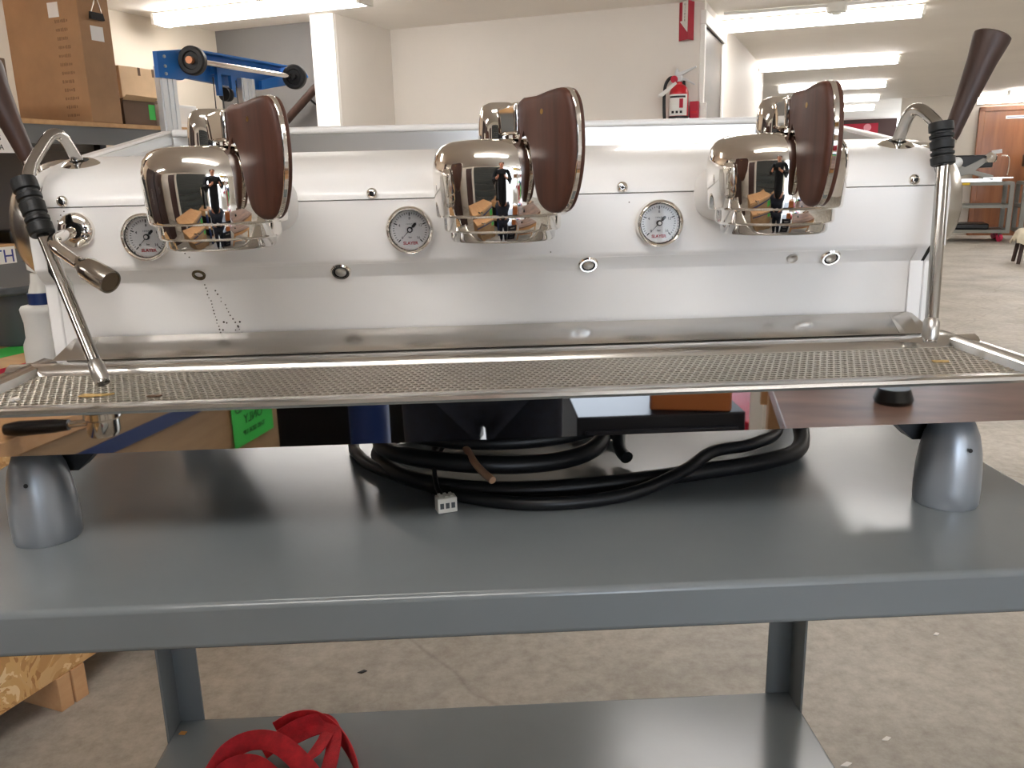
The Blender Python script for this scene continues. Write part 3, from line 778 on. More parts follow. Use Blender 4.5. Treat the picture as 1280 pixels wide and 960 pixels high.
# ---- steam levers on the flanks
def lever(s, top, bot):
    top, bot = Vector(top), Vector(bot); d = top - bot; L = d.length
    lv = mp(MB().lathe([(0.0082, 0), (0.0095, 0.006), (0.0115, L * .35), (0.0165, L * .75), (0.0205, L * .95), (0.0205, L * .985), (0.018, L), (0.0001, L)], bot, d, 28), 'steam_lever', M['walnut_dark'])
    mp(MB().lathe([(0.0085, 0), (0.009, 0.004), (0.009, 0.018), (0.0075, 0.022)], bot - d.normalized() * 0.02, d, 20), 'ferrule', M['chrome'], lv)
    mp(MB().tube(fillet([bot - d.normalized() * 0.015, bot - d.normalized() * 0.035, (s * (HW + 0.018), 1.035, 0.352)], 0.02), 0.006, 14), 'lever_rod', M['chrome'], lv)
    mp(MB().lathe([(0.014, 0), (0.014, 0.006), (0.010, 0.008)], (s * (HW + 0.018), 1.035, 0.352), (s, 0, 0), 20), 'pivot', M['chrome'], lv)
lever(-1, (-0.5695, 1.02, 0.4765), (-0.534, 1.02, 0.372))
lever(1, (0.583, 1.02, 0.488), (0.543, 1.02, 0.372))
# ---- feet with their dark arms
def foot(x, y):
    pr = [(0.0305, 0), (0.0315, 0.002), (0.0320, 0.018), (0.0315, 0.038), (0.0297, 0.057), (0.0262, 0.074), (0.0208, 0.087), (0.0130, 0.0955), (0.006, 0.0985), (0.001, 0.099)]
    f = mp(MB().lathe(pr, (x, y, 0.0), (0, 0, 1), 40), 'foot', M['foot'], angle=60)
    s = 1 if x < 0 else -1
    H_ = 0.106 if y < 1 else 0.19
    mp(MB().prism([(x - s * 0.0, H_), (x + s * (H_ - 0.03), H_), (x + s * 0.03, 0.062), (x + s * 0.0, 0.062)], lambda u, v, d: (u, d, v), y + 0.02, y + 0.046), 'foot_arm', M['grey_dark'], f)
    mp(MB().lathe([(0.0022, 0), (0.0022, 0.0006)], (x + 0.003, y - 0.0300, 0.065), (0, -1, 0.2), 10), 'pin_hole', M['dark'], f)
for x in (-0.467, 0.458):
    for y in (0.807, 1.26): foot(x, y)

# ================================================================== ON THE GRATE
def scrap(name, label, cat, pts, z, m, th=0.0012, group=None):
    cx = sum(p[0] for p in pts) / len(pts); cy = sum(p[1] for p in pts) / len(pts)
    o = MB().prism([(p[0] - cx, p[1] - cy) for p in pts], lambda u, v, d: (u, v, d), 0, th).build(name, m, smooth=False)
    o.location = (cx, cy, z); return tag(o, label, cat, group)
GZ = TOP + TZ - 0.0038
tanp = mat('tan_paper', (190, 160, 104), 0.8)
scrap('paper_scrap', 'torn tan scrap on the grate at the tip of the left steam wand', 'scrap', [(-.421, .803), (-.408, .801), (-.393, .805), (-.389, .811), (-.40, .809), (-.419, .812)], GZ, tanp)
scrap('paper_scrap', 'torn tan scrap on the grate by the right steam wand', 'scrap', [(.437, .828), (.452, .826), (.455, .832), (.438, .834)], GZ, tanp)
scrap('paper_scrap', 'small brown scrap on the grate right of the left steam wand', 'scrap', [(-.352, .794), (-.341, .792), (-.338, .797), (-.350, .798)], GZ, M['card_dark'])
scrap('paper_scrap', 'pale crumb near the left end of the grate', 'scrap', [(-.482, .796), (-.476, .794), (-.474, .800), (-.480, .802)], GZ, M['paper'], 0.002)
scrap('paper_scrap', 'yellowish scrap at the front left corner of the grate', 'scrap', [(-.487, .766), (-.470, .764), (-.468, .770), (-.486, .773)], GZ, tanp)

# ================================================================== CABLES UNDER THE MACHINE
cb = thing('power_cable', 'coiled black power cable with bare wire ends lying under the machine', 'cable', (0.1, 0.95, TOP))
cbo = (0.1, 0.95, 0)
def cable(pts, r, name, m, par=None): return MB().tube(spline(pts, 8), r, 12).build(name, m, par or cb, cbo)
cable([(.372, 1.20, .175), (.376, 1.08, .07), (.372, 1.01, .03), (.352, .955, .012), (.30, .92, .010), (.22, .895, .010), (.13, .872, .010), (.03, .858, .010), (-.06, .872, .010), (-.125, .92, .010), (-.16, .99, .011), (-.14, 1.07, .012), (-.04, 1.12, .012), (.08, 1.09, .012), (.15, 1.04, .012)], 0.0098, 'cable_run', M['cable'])
cable([(.345, 1.20, .175), (.350, 1.07, .06), (.338, .99, .028), (.29, .938, .026), (.235, .915, .026), (.19, .875, .018), (.12, .838, .008), (.03, .823, .0075), (-.045, .848, .0075), (-.10, .895, .0075), (-.15, .945, .0075), (-.185, 1.0, .0075), (-.20, 1.06, .02), (-.19, 1.12, .16)], 0.0072, 'cable_run', M['cable'])
cable([(-.02 + .135 * cos(a), .985 + .098 * sin(a), .030 + .004 * sin(2 * a)) for a in [2 * pi * k / 14 + 1.2 for k in range(13)]], 0.0105, 'cable_loop', M['cable'])
cable([(-.005 + .125 * cos(a), .995 + .088 * sin(a), .049) for a in [2 * pi * k / 14 + 2.6 for k in range(11)]], 0.0085, 'cable_loop', M['cable'])
cable([(.14, 1.1, .16), (.142, 1.02, .05), (.135, .97, .02), (.14, .945, .012)], 0.008, 'cable_end', M['cable'])
cable([(-.062, 1.03, .062), (-.06, .962, .04), (-.052, .915, .044), (-.038, .868, .036), (-.022, .838, .03)], 0.0042, 'bare_wire', M['wire_tan'])
cable([(-.09, .93, .03), (-.07, .99, .06), (-.03, 1.03, .07), (.0, 1.05, .07)], 0.004, 'bare_wire', M['cable'])
cable([(-.02, .93, .04), (-.04, .955, .055), (-.065, .94, .05), (-.085, .905, .03), (-.083, .865, .016), (-.075, .845, .010)], 0.0028, 'bare_wire', M['cable'])
cn = MB().obox((-.072, .832, .0085), (.021, .014, .0165), Matrix.Rotation(0.28, 3, 'Z')).build('connector', M['wire_white'], cb, cbo, bevel=0.001)
for k in (-1, 0, 1):
    R = Matrix.Rotation(0.28, 3, 'Z')
    MB().obox(Vector((-.072, .832, .0085)) + R @ Vector((k * .006, -.0072, 0)), (.004, .0008, .006), R).build('pin_socket', M['bin'], cn, cbo)
    MB().obox(Vector((-.072, .832, .0085)) + R @ Vector((k * .006, .002, .0085)), (.003, .01, .002), R).build('latch', M['wire_white'], cn, cbo)

# ================================================================== LOWER SHELF AND FLOOR
st = thing('ratchet_strap', 'tangled red webbing strap with a black buckle heaped on the lower shelf', 'strap', (-0.38, 1.32, SZ))
so = (-0.38, 1.32, SZ)
def strap(pts, wd, w=0.03):
    P = spline([(p[0] * 0.86 - 0.012, p[1] * 0.95 - 0.105, p[2] + SZ - 0.135) for p in pts], 6); n = len(P)
    W = [Vector(wd[0]).lerp(Vector(wd[-1]), i / (n - 1)) for i in range(n)]
    return MB().ribbon(P, W, w, 0.002).build('webbing', M['strap'], st, so)
U = (0, 0.25, 1); F_ = (0.1, 1, 0.25)
strap([(-.486, 1.545, .165), (-.45, 1.557, .175), (-.40, 1.55, .18), (-.345, 1.51, .172), (-.305, 1.45, .16), (-.285, 1.38, .15), (-.29, 1.30, .145)], [U, U])
strap([(-.60, 1.40, .15), (-.575, 1.47, .165), (-.53, 1.50, .175), (-.47, 1.485, .18), (-.41, 1.44, .17), (-.36, 1.38, .155), (-.34, 1.30, .15)], [(0, .6, .8), (0.5, 1, .2)], 0.035)
strap([(-.50, 1.49, .16), (-.44, 1.53, .175), (-.385, 1.54, .18), (-.355, 1.505, .178), (-.352, 1.45, .165), (-.36, 1.40, .152)], [(.2, .6, .8), (1, .2, .3)])
strap([(-.61, 1.33, .145), (-.59, 1.42, .15), (-.545, 1.455, .16), (-.49, 1.44, .165), (-.43, 1.38, .155), (-.40, 1.30, .145)], [(0, .3, 1), (0.6, .8, .2)], 0.03)
strap([(-.47, 1.50, .165), (-.41, 1.53, .172), (-.37, 1.525, .176), (-.39, 1.47, .165), (-.45, 1.42, .15)], [(.2, .9, .4), (.8, .5, .2)])
strap([(-.58, 1.36, .14), (-.52, 1.42, .145), (-.45, 1.43, .148), (-.38, 1.36, .142), (-.42, 1.28, .14), (-.5, 1.29, .14), (-.57, 1.35, .142)], [(0, .2, 1), (0, .2, 1)])
bk = MB().box(-.378, -.328, 1.385, 1.395, .14, .176).box(-.378, -.370, 1.345, 1.395, .14, .16).box(-.336, -.328, 1.345, 1.395, .14, .16); bk.v = [Vector((p.x * 0.86 - 0.012, p.y * 0.95 - 0.105, p.z + SZ - 0.135)) for p in bk.v]; bk = bk.build('buckle', M['black'], st, so, bevel=0.003)
MB().cyl((-.338, 1.215, .272), (-.292, 1.215, .272), .006).build('buckle_pin', M['grey_dark'], bk, so)
scrap('wood_chip', 'orange chip lying on the lower shelf by the left leg', 'scrap', [(-.624, 1.403), (-.612, 1.401), (-.610, 1.41), (-.622, 1.412)], SZ + 0.0005, mat('orange_chip', (190, 130, 60), 0.7))
chips = [((832, 1.0), 'x')]
for i, (x, y, s_, lb) in enumerate([(-.18, 2.15, .012, 'white paper curl on the concrete seen under the cart, near the middle'), (1.186, 2.008, .010, 'white speck on the concrete right of the cart'),
        (.724, 1.52, .014, 'pale wood chip on the floor beside the lower shelf'), (-.366, 1.954, .012, 'dark leaf-shaped speck on the floor seen under the cart'), (.848, 1.595, .012, 'white scrap on the floor right of the lower shelf')]):
    scrap('floor_scrap', lb, 'scrap', [(x - s_, y - .004), (x, y - .007), (x + s_, y + .002), (x + s_ * .3, y + .007)], 0.0006, M['ink'] if 'dark' in lb else M['paper'], 0.002)

# ================================================================== LEFT: CRATE, BOTTLE, BIN
def RT(fn): return lambda *a: RM(*fn(*a))
cl = RM(-2.0, 1.2, 0)
crate = thing('shipping_crate', 'tall strand board crate on pine feet on the floor left of the cart', 'crate', cl, -RA)
# local room axes: x to the right, y away
MB().box(-0.42, 0.302, -0.9, 0.865, 0.09, 0.835).build('crate_body', M['osb'], crate, bevel=0.002)
MB().box(-0.44, 0.306, -0.92, 0.87, 0.835, 0.862).build('crate_lid', M['ply'], crate, bevel=0.002)
for y0 in (0.068, 0.74, -0.8):
    MB().box(0.16, 0.304, y0, y0 + 0.038, 0.0, 0.09).build('foot_block', M['pine'], crate, bevel=0.002)
    MB().box(0.16, 0.306, y0 + 0.042, y0 + 0.08, 0.0, 0.09).build('foot_block', M['pine'], crate, bevel=0.002)
lbp = MB().box(0.3062, 0.3068, -0.05, 0.20, 0.842, 0.862).build('red_label', M['red_flat'], crate)
lbp = MB().box(0.10, 0.20, 0.12, 0.40, 0.8622, 0.8628).build('green_label', M['green'], crate)
lbp = MB().box(0.12, 0.24, -0.15, 0.10, 0.8622, 0.8628).build('red_label', M['red_flat'], crate)
MB().box(0.15, 0.17, -0.12, 0.06, 0.8626, 0.8632).box(0.19, 0.20, -0.10, 0.05, 0.8626, 0.8632).build('label_print', M['paper'], crate)
bn = thing('plastic_tub', 'dark grey plastic tub standing on the strand board crate', 'tub', RM(-2.12, 1.75, 0.862), -RA)
MB().prism(arc_round(-0.26, 0.26, -0.30, 0.30, 0.05), lambda u, v, d: (u * (1 + d * 0.3), v * (1 + d * 0.3), d), 0.0, 0.132).build('tub_body', M['bin'], bn, bevel=0.004)
MB().prism(arc_round(-0.30, 0.30, -0.34, 0.34, 0.05), lambda u, v, d: (u, v, d), 0.132, 0.152).build('tub_rim', M['bin'], bn, bevel=0.006)
bt = thing('spray_bottle', 'milky white spray bottle with a navy ring on the cart left of the machine', 'bottle', (-0.668, 1.25, TOP))
MB().lathe([(0.030, 0), (0.034, 0.003), (0.034, 0.112), (0.0335, 0.118), (0.029, 0.128), (0.0285, 0.150), (0.031, 0.165), (0.0315, 0.170), (0.029, 0.174), (0.017, 0.1765)], seg=32).build('bottle_body', M['bottle'], bt, angle=50)
MB().lathe([(0.0185, 0.176), (0.0185, 0.193)], seg=28).build('collar', M['navyring'], bt, bevel=0.001)
MB().lathe([(0.0165, 0.193), (0.0155, 0.197), (0.012, 0.208), (0.0105, 0.221)], seg=24).build('spray_head', M['wire_white'], bt)
MB().prism([(0.006, 0.218), (-0.012, 0.226), (-0.012, 0.236), (-0.004, 0.246), (0.012, 0.244), (0.03, 0.236), (0.03, 0.228), (0.011, 0.222)], lambda u, v, d: (u, d, v), -0.008, 0.008).build('spray_nozzle', M['wire_white'], bt, bevel=0.002)
MB().prism([(0.014, 0.226), (0.018, 0.226), (0.024, 0.205), (0.021, 0.193), (0.017, 0.2)], lambda u, v, d: (u, d, v), -0.004, 0.004).build('trigger', M['black'], bt)

# ================================================================== LEFT BACKGROUND: STORAGE SHELF AND BOXES
SF = -3.6
sh_o = RM(SF, 2.6, 0)
shelf = thing('storage_shelf', 'long storage shelf with grey beams and wooden boards along the left wall', 'shelf', sh_o, -RA)
for y0 in (-1.5, 1.58):
    for x0 in (-0.82, -0.06): MB().box(x0, x0 + 0.05, y0, y0 + 0.05, 0, 1.52).build('upright', M['grey_dark'], shelf)
beam = mat('grey_beam', (104, 106, 106), 0.5)
for z, zn in ((1.553, 1), (0.985, 0), (0.35, 0)):
    MB().box(-0.86, 0.0, -1.55, 1.65, z - 0.022, z).build('shelf_board', M['ply'], shelf)
    MB().box(-0.035, -0.005, -1.5, 1.62, z - 0.11, z - 0.022).build('beam', beam, shelf)
    MB().box(-0.85, -0.82, -1.5, 1.62, z - 0.11, z - 0.022).build('beam', beam, shelf)
MB().box(-0.87, -0.86, -1.55, 1.65, 0.2, 1.53).build('back_panel', M['wall_grey'], shelf)
pp = MB().box(0.0, 0.001, 0.13, 0.36, 1.395, 1.56).build('notice', M['paper'], shelf)
for i, s_ in enumerate(('', '', 'THIS', 'AREA')):
    if s_: text(s_, 0.034, M['ink'], pp, (0.0015, 0.25, 1.545 - 0.042 * i), (pi / 2, 0, pi / 2), name='lettering')
pp = MB().box(0.0, 0.001, 0.02, 0.262, 0.885, 0.975).build('paper_tag', M['paper'], shelf)
text('TH', 0.085, mat('blue_ink', (60, 70, 140), 0.5), pp, (0.0015, 0.2, 0.93), (pi / 2, 0, pi / 2), name='lettering')
def rthing(name, label, cat, x, y, z, group=None, rz=0.0): return thing(name, label, cat, RM(x, y, z), -RA + rz, group)
# tall carton
c = rthing('cardboard_box', 'tall brown carton with printed lines and white stickers on the shelf', 'box', -3.85, 3.52, 1.553)
R12 = radians(0)
cw, cdp, ch = 0.25, 0.10, 0.78
MB().box(-cw, cw, -cdp, cdp, 0, ch).build('carton', M['card'], c, bevel=0.004)
rp = random.Random(11)
for k in range(12):                              # blurred printed lines: blots, not readable in the photograph
    ln = MB(); x = 0.085 + rp.uniform(0, 0.01)
    while x < 0.165 + 0.01 * (k % 3 == 0):
        w_ = rp.uniform(0.006, 0.014); h_ = rp.uniform(0.010, 0.018); zc = 0.49 - 0.041 * k
        ln.box(x, x + w_ * 0.75, -cdp - 0.0005, -cdp + 0.001, zc - h_ / 2, zc + h_ / 2)
        x += w_ + rp.uniform(0.001, 0.004)
    ln.build('printed_line', M['card_print'], c, smooth=False)
stk = MB().box(0.055, 0.125, -cdp - 0.0012, -cdp, 0.51, 0.58).build('sticker', M['paper'], c)
stk = MB().box(cw, cw + 0.0012, -0.035, 0.045, 0.40, 0.47).build('sticker', M['paper'], c)
clip = MB().prism([(0, 0), (0.02, 0), (0.012, 0.035), (0.008, 0.035)], lambda u, v, d: (cw + u - 0.002, d, 0.50 + v), -0.035, 0.05).build('binder_clip', M['black'], c)
MB().tube(fillet([(cw + 0.01, -0.025, 0.535), (cw + 0.02, -0.002, 0.60), (cw + 0.02, 0.012, 0.60), (cw + 0.01, 0.04, 0.535)], 0.01), 0.003, 8).build('clip_handle', M['chrome'], clip)
# other cartons
c = rthing('cardboard_box', 'dark brown box at the left end of the top shelf, left of the tall carton', 'box', -3.76, 2.84, 1.553)
MB().box(-0.15, 0.15, -0.14, 0.14, 0, 0.26).build('carton', M['card_dark'], c, bevel=0.004)
c = rthing('cardboard_box', 'open brown box with raised flap on the shelf right of the tall carton', 'box', -3.76, 3.76, 1.553)
q = MB(); w_, d_, h_ = 0.15, 0.115, 0.125
q.box(-w_, w_, -d_, -d_ + 0.005, 0, h_).box(-w_, w_, d_ - 0.005, d_, 0, h_).box(-w_, -w_ + 0.005, -d_, d_, 0, h_).box(w_ - 0.005, w_, -d_, d_, 0, h_).box(-w_, w_, -d_, d_, 0, 0.005)
q.build('carton', M['card_dark'], c)
MB().add([(w_, -d_, h_), (w_, d_, h_), (w_ + 0.03, d_, h_ + 0.02), (w_ + 0.03, -d_, h_ + 0.025)], [(0, 1, 2, 3)]).build('flap', M['card_light'], c, smooth=False)
MB().box(w_, w_ + 0.001, 0.065, 0.11, 0.03, 0.11).build('green_label', M['green'], c)
c = rthing('cardboard_box', 'pale tan carton stacked above the open box on the shelf', 'box', -3.98, 4.09, 1.553)
MB().box(-0.06, 0.09, -0.16, 0.19, 0.17, 0.345).build('carton', M['card_light'], c, bevel=0.004)
MB().box(-0.06, 0.09, -0.16, 0.19, 0.0, 0.168).build('carton_base', M['card_dark'], c, bevel=0.004)
MB().box(0.0905, 0.0912, -0.02, 0.0, 0.30, 0.345).build('tape', M['card_dark'], c)
MB().box(0.0905, 0.0912, 0.09, 0.11, 0.30, 0.345).build('tape', M['card_dark'], c)
c = rthing('white_carton', 'small white carton with a grey printed panel on the shelf behind the lift mast', 'box', -3.74, 4.10, 1.553)
MB().box(-0.12, 0.12, -0.12, 0.12, 0, 0.125).build('carton', M['paper'], c, bevel=0.003)
MB().box(0.1205, 0.121, -0.10, -0.05, 0.02, 0.11).build('printed_panel', M['wall_grey'], c)
MB().box(0.1205, 0.121, -0.03, 0.08, 0.02, 0.11).build('printed_panel', M['wall'], c)
# small things on the lower board
for nm, lb, x, y, z, sz, m in (('yellow_case', 'yellow tool case on the lower board of the storage shelf', -3.75, 2.72, 0.985, (0.2, 0.2, 0.10), M['yellow']),
                               ('black_case', 'black tool case beside the yellow one on the lower board', -3.70, 2.95, 0.985, (0.16, 0.16, 0.06), M['black'])):
    c = rthing(nm, lb, 'case', x, y, z)
    MB().box(-sz[0] / 2, sz[0] / 2, -sz[1] / 2, sz[1] / 2, 0, sz[2]).build('case_body', m, c, bevel=0.01)
    MB().tube(fillet([(sz[0] / 2, -0.04, sz[2] * .6), (sz[0] / 2 + 0.03, -0.04, sz[2] * .6), (sz[0] / 2 + 0.03, 0.04, sz[2] * .6), (sz[0] / 2, 0.04, sz[2] * .6)], 0.01), 0.006, 8).build('case_handle', M['black'], c)

# ================================================================== MATERIAL LIFT
lift = rthing('material_lift', 'blue and aluminium material lift with black wheels at its top, before the left shelf', 'lift', -3.2, 4.0, 0)
LO = (0, 0, 0)
def lf(mb, name, m, par=None, **k): return mb.build(name, m, par or lift, LO, **k)
# x to the viewer side (+), y along the beam; beam from y=-.53 to .7
for y0 in (-0.545, 0.08):
    ms = MB().box(-0.0, 0.03, y0, y0 + 0.115, 0.08, 1.80)
    ms.box(0.03, 0.036, y0 + 0.01, y0 + 0.03, 0.08, 1.80).box(0.03, 0.036, y0 + 0.05, y0 + 0.065, 0.08, 1.80).box(0.03, 0.036, y0 + 0.085, y0 + 0.105, 0.08, 1.80)
    lf(ms, 'mast', M['alu'])
pl = lf(MB().prism([(-0.56, 1.745), (-0.56, 1.865), (-0.37, 1.895), (-0.25, 1.89), (-0.22, 1.80), (-0.36, 1.765), (-0.40, 1.745)], lambda u, v, d: (d, u, v), 0.02, 0.045), 'end_plate', M['blue'])
for z in (1.765, 1.80, 1.845): lf(MB().cyl((0.045, -0.515, z), (0.052, -0.515, z), 0.008, seg=6), 'bolt', M['alu'], pl)
bm_ = lf(MB().prism([(-0.30, 1.765), (-0.30, 1.895), (0.45, 1.905), (0.62, 1.895), (0.74, 1.87), (0.66, 1.82), (0.30, 1.755), (0.0, 1.752)], lambda u, v, d: (d, u, v), -0.03, 0.0), 'cross_beam', M['blue'])
lf(MB().box(-0.03, 0.05, -0.28, 0.5, 1.895, 1.905), 'beam_flange', M['blue'], bm_)
lf(MB().prism([(0.26, 1.75), (0.26, 1.80), (0.70, 1.90), (0.74, 1.86)], lambda u, v, d: (d, u, v), 0.01, 0.03), 'gusset', M['blue'], bm_)
for y in (-0.40, 0.46):
    w = lf(MB().lathe([(0.062, -0.022), (0.07, -0.014), (0.07, 0.014), (0.062, 0.022), (0.045, 0.022), (0.04, 0.014), (0.018, 0.014)], (0.12, y, 1.832), (0.25, -1, 0), 32), 'wheel', M['wheel'])
    lf(MB().lathe([(0.018, -0.03), (0.018, 0.04)], (0.12, y, 1.832), (0.25, -1, 0), 16), 'hub', M['copper'] if y < 0 else M['wheel'], w)
lf(MB().cyl((0.12, -0.39, 1.832), (0.12, 0.46, 1.832), 0.014), 'axle', M['chrome'])
hk = lf(MB().box(0.03, 0.05, -0.14, -0.11, 1.69, 1.86).box(0.03, 0.05, -0.03, 0.0, 1.69, 1.86).box(0.0, 0.05, -0.14, 0.0, 1.80, 1.86), 'pulley_bracket', M['blue'])
lf(MB().lathe([(0.036, -0.02), (0.036, -0.012), (0.026, 0), (0.036, 0.012), (0.036, 0.02)], (0.04, -0.07, 1.70), (0, 1, 0), 24), 'pulley', M['wheel'], hk)
for y in (-0.165, -0.10, 0.02): lf(MB().cyl((0.04, y, 0.5), (0.04, y, 1.78), 0.003, seg=6), 'lift_rope', M['grey_dark'])
lf(MB().box(-0.35, 0.4, -0.55, -0.47, 0.03, 0.09).box(-0.35, 0.4, 0.17, 0.25, 0.03, 0.09), 'base_frame', M['blue'])

# ================================================================== REAR WALL: EXTINGUISHER, SIGN, CALL BOX
ex = rthing('fire_extinguisher', 'red fire extinguisher with a white instruction label hanging on the rear wall', 'extinguisher', -1.105, 6.115, 1.42)
MB().lathe([(0.058, 0), (0.064, 0.01), (0.066, 0.03), (0.066, 0.325), (0.064, 0.345), (0.054, 0.37), (0.036, 0.388), (0.022, 0.394), (0.02, 0.41)], seg=32).build('cylinder', M['red'], ex, angle=50)
def wrap(r, z0, z1, a0, a1, name, m, par):
    n = 14; vs = []; fs = []
    for k in range(n + 1):
        a = a0 + (a1 - a0) * k / n
        vs += [(r * sin(a), -r * cos(a), z0), (r * sin(a), -r * cos(a), z1)]
    for k in range(n): fs.append((2 * k, 2 * k + 2, 2 * k + 3, 2 * k + 1))
    return MB().add(vs, fs).build(name, m, par)
lb_ = wrap(0.0668, 0.185, 0.325, -1.15, 1.15, 'instruction_label', M['paper'], ex)
wrap(0.0672, 0.302, 0.315, -0.9, 0.9, 'label_stripe', M['ink'], lb_)
for x in (-0.028, 0.0, 0.028):
    MB().box(x - 0.008, x + 0.008, -0.0695, -0.062, 0.2, 0.216).build('pictogram', M['ink'], lb_)
MB().box(0.016, 0.04, -0.0665, -0.055, 0.235, 0.295).build('pictogram', M['red_flat'], lb_)
wrap(0.0678, 0.166, 0.183, -pi, pi, 'band', M['black'], ex)
v_ = MB().box(-0.022, 0.022, -0.02, 0.02, 0.408, 0.452).build('valve', M['alu'], ex, bevel=0.004)
MB().prism([(-0.03, 0.452), (-0.03, 0.475), (-0.015, 0.5), (0.0, 0.47), (0.115, 0.505), (0.115, 0.495), (0.02, 0.452)], lambda u, v, d: (u, d, v), -0.012, 0.012).build('squeeze_lever', M['alu'], v_, bevel=0.002)
MB().prism([(0.0, 0.42), (0.0, 0.435), (0.045, 0.43), (0.11, 0.39), (0.105, 0.382), (0.04, 0.415)], lambda u, v, d: (u, d, v), -0.01, 0.01).build('carry_handle', M['alu'], v_, bevel=0.002)
MB().lathe([(0.024, -0.01), (0.024, 0.012)], (-0.03, -0.02, 0.425), (0, -1, 0), 20).build('pressure_dial', M['red_flat'], v_)
MB().tube(spline([(-0.022, -0.01, 0.432), (-0.06, -0.02, 0.435), (-0.09, -0.02, 0.39), (-0.098, -0.02, 0.30), (-0.094, -0.02, 0.18), (-0.085, -0.02, 0.10)], 8), 0.011, 12).build('hose', M['rubber'], ex)
MB().lathe([(0.014, 0), (0.016, 0.05), (0.02, 0.075)], (-0.086, -0.02, 0.115), (0.05, 0, -1), 14).build('hose_nozzle', M['black'], ex)
MB().add([(-0.02, -0.035, 0.41), (-0.008, -0.035, 0.395), (-0.095, -0.07, 0.315), (-0.135, -0.07, 0.308), (-0.13, -0.07, 0.325)], [(0, 1, 2, 3, 4)]).build('inspection_tag', M['paper'], ex, smooth=False)
MB().box(-0.03, 0.03, 0.05, 0.084, 0.10, 0.42).build('wall_bracket', M['grey_dark'], ex)
sg = rthing('extinguisher_sign', 'folded red sign with a white down arrow above the fire extinguisher', 'sign', -1.08, 6.15, 2.10)
f1 = MB().add([(-0.048, 0.04, 0), (0.024, -0.03, 0), (0.024, -0.03, 0.245), (-0.048, 0.04, 0.245)], [(0, 1, 2, 3)]).build('sign_face', M['red_flat'], sg, smooth=False)
f2 = MB().add([(0.024, -0.03, 0), (0.052, 0.04, 0), (0.052, 0.04, 0.245), (0.024, -0.03, 0.245)], [(0, 1, 2, 3)]).build('sign_face', M['red_flat'], sg, smooth=False)
def on_face(u, z, e=0.0015):
    t = (u + 0.048) / 0.072; return (u - e * 0.7, 0.04 - 0.07 * t - e, z)
MB().add([on_face(-0.042, 0.125), on_face(0.022, 0.045), on_face(0.023, 0.115), on_face(0.023, 0.245), on_face(-0.022, 0.245), on_face(-0.022, 0.125)], [(0, 1, 2, 3, 4, 5)]).build('arrow', M['paper'], f1, smooth=False)
ang = atan2(-0.07, 0.072)
text('\n'.join('EXTINGUISHER'[6:]), 0.021, M['ink'], f1, on_face(0.0, 0.175, 0.003), (pi / 2, 0, ang), name='lettering', line=0.95)
cb2 = rthing('alarm_pull_box', 'small dark red call box on the rear wall right of the extinguisher', 'call box', -1.005, 6.17, 1.57)
MB().box(-0.03, 0.03, -0.025, 0.03, 0, 0.13).build('box_body', M['red_flat'], cb2, bevel=0.004)
MB().box(-0.02, 0.02, -0.029, -0.025, 0.05, 0.065).build('pull_bar', M['red'], cb2)
sw = rthing('light_switch', 'white light switch on the door frame beside the red call box', 'switch', -0.945, 6.19, 1.56)
MB().box(-0.022, 0.02, -0.012, 0.0, 0, 0.13).build('switch_plate', M['wall_white'], sw, bevel=0.003)
MB().box(-0.008, 0.008, -0.018, -0.012, 0.045, 0.085).build('rocker', M['wall_white'], sw)
# far red banner
fb = rthing('far_banner', 'red banner with a pale emblem on the dark wall far down the corridor', 'banner', 0.2, 23.98, 1.95)
MB().box(-0.75, 0.5, -0.02, 0, 0, 0.30).build('cloth', M['red_flat'], fb)
MB().lathe([(0.09, 0), (0.09, 0.01)], (0.25, -0.02, 0.2), (0, -1, 0), 20).build('emblem', mat('pale_pink', (226, 150, 160), 0.6), fb)

# ================================================================== FAR RIGHT: CARTS, MACHINES, DOOR PLATE, STOOL
dp_ = rthing('door_plate', 'small white name plate on the wooden door', 'plate', 2.62, 16.735, 1.93)
MB().box(-0.17, 0.17, -0.01, 0, 0, 0.05).build('plate', M['paper'], dp_)
MB().box(-0.15, 0.15, -0.012, -0.01, 0.018, 0.032).build('printing', mat('blue_grey_ink', (120, 130, 160), 0.5), dp_)
def far_cart(label, x, y, w, pink):
    r = rthing('far_cart', label, 'cart', x, y, 0, 'carts by the wooden door')
    fm = mat('pale_grey_frame', (136, 136, 130), 0.5)
    for xx in (0, w - 0.06):
        for yy in (0, 0.62): MB().box(xx, xx + 0.06, yy, yy + 0.06, 0.14, 0.91).build('leg', fm, r)
    for z in (0.88, 0.53, 0.14):
        f = MB()
        for yy in (0, 0.62): f.box(0.06, w - 0.06, yy, yy + 0.05, z, z + 0.05)
        for xx in (0, w - 0.05): f.box(xx, xx + 0.05, 0.06, 0.62, z, z + 0.05)
        f.build('shelf_frame', fm, r)
        if z != 0.53: MB().box(0.05, w - 0.05, 0.05, 0.62, z + 0.03, z + 0.045).build('shelf_pan', M['grey_dark'], r)
    for i, xx in enumerate((0.1, w - 0.12)):
        for yy in (0.08, 0.6):
            cs = MB().box(xx - 0.02, xx + 0.02, yy - 0.03, yy + 0.03, 0.08, 0.14).build('caster', M['grey_dark'], r)
            MB().lathe([(0.06, -0.02), (0.064, -0.01), (0.064, 0.01), (0.06, 0.02)], (xx, yy, 0.064), (1, 0.5, 0), 20).build('wheel', pink if i else M['alu'], cs)
    return r
far_cart('pale grey steel cart with a pink caster before the wooden door', 1.35, 15.35, 1.13, M['pink'])
far_cart('pale grey steel cart at the right edge, beside the one with the pink caster', 2.60, 15.35, 1.1, M['red_flat'])
bc = rthing('black_tray', 'low black tray lying on the bottom shelf of the pink-castered far cart', 'tray', 1.85, 15.7, 0.19)
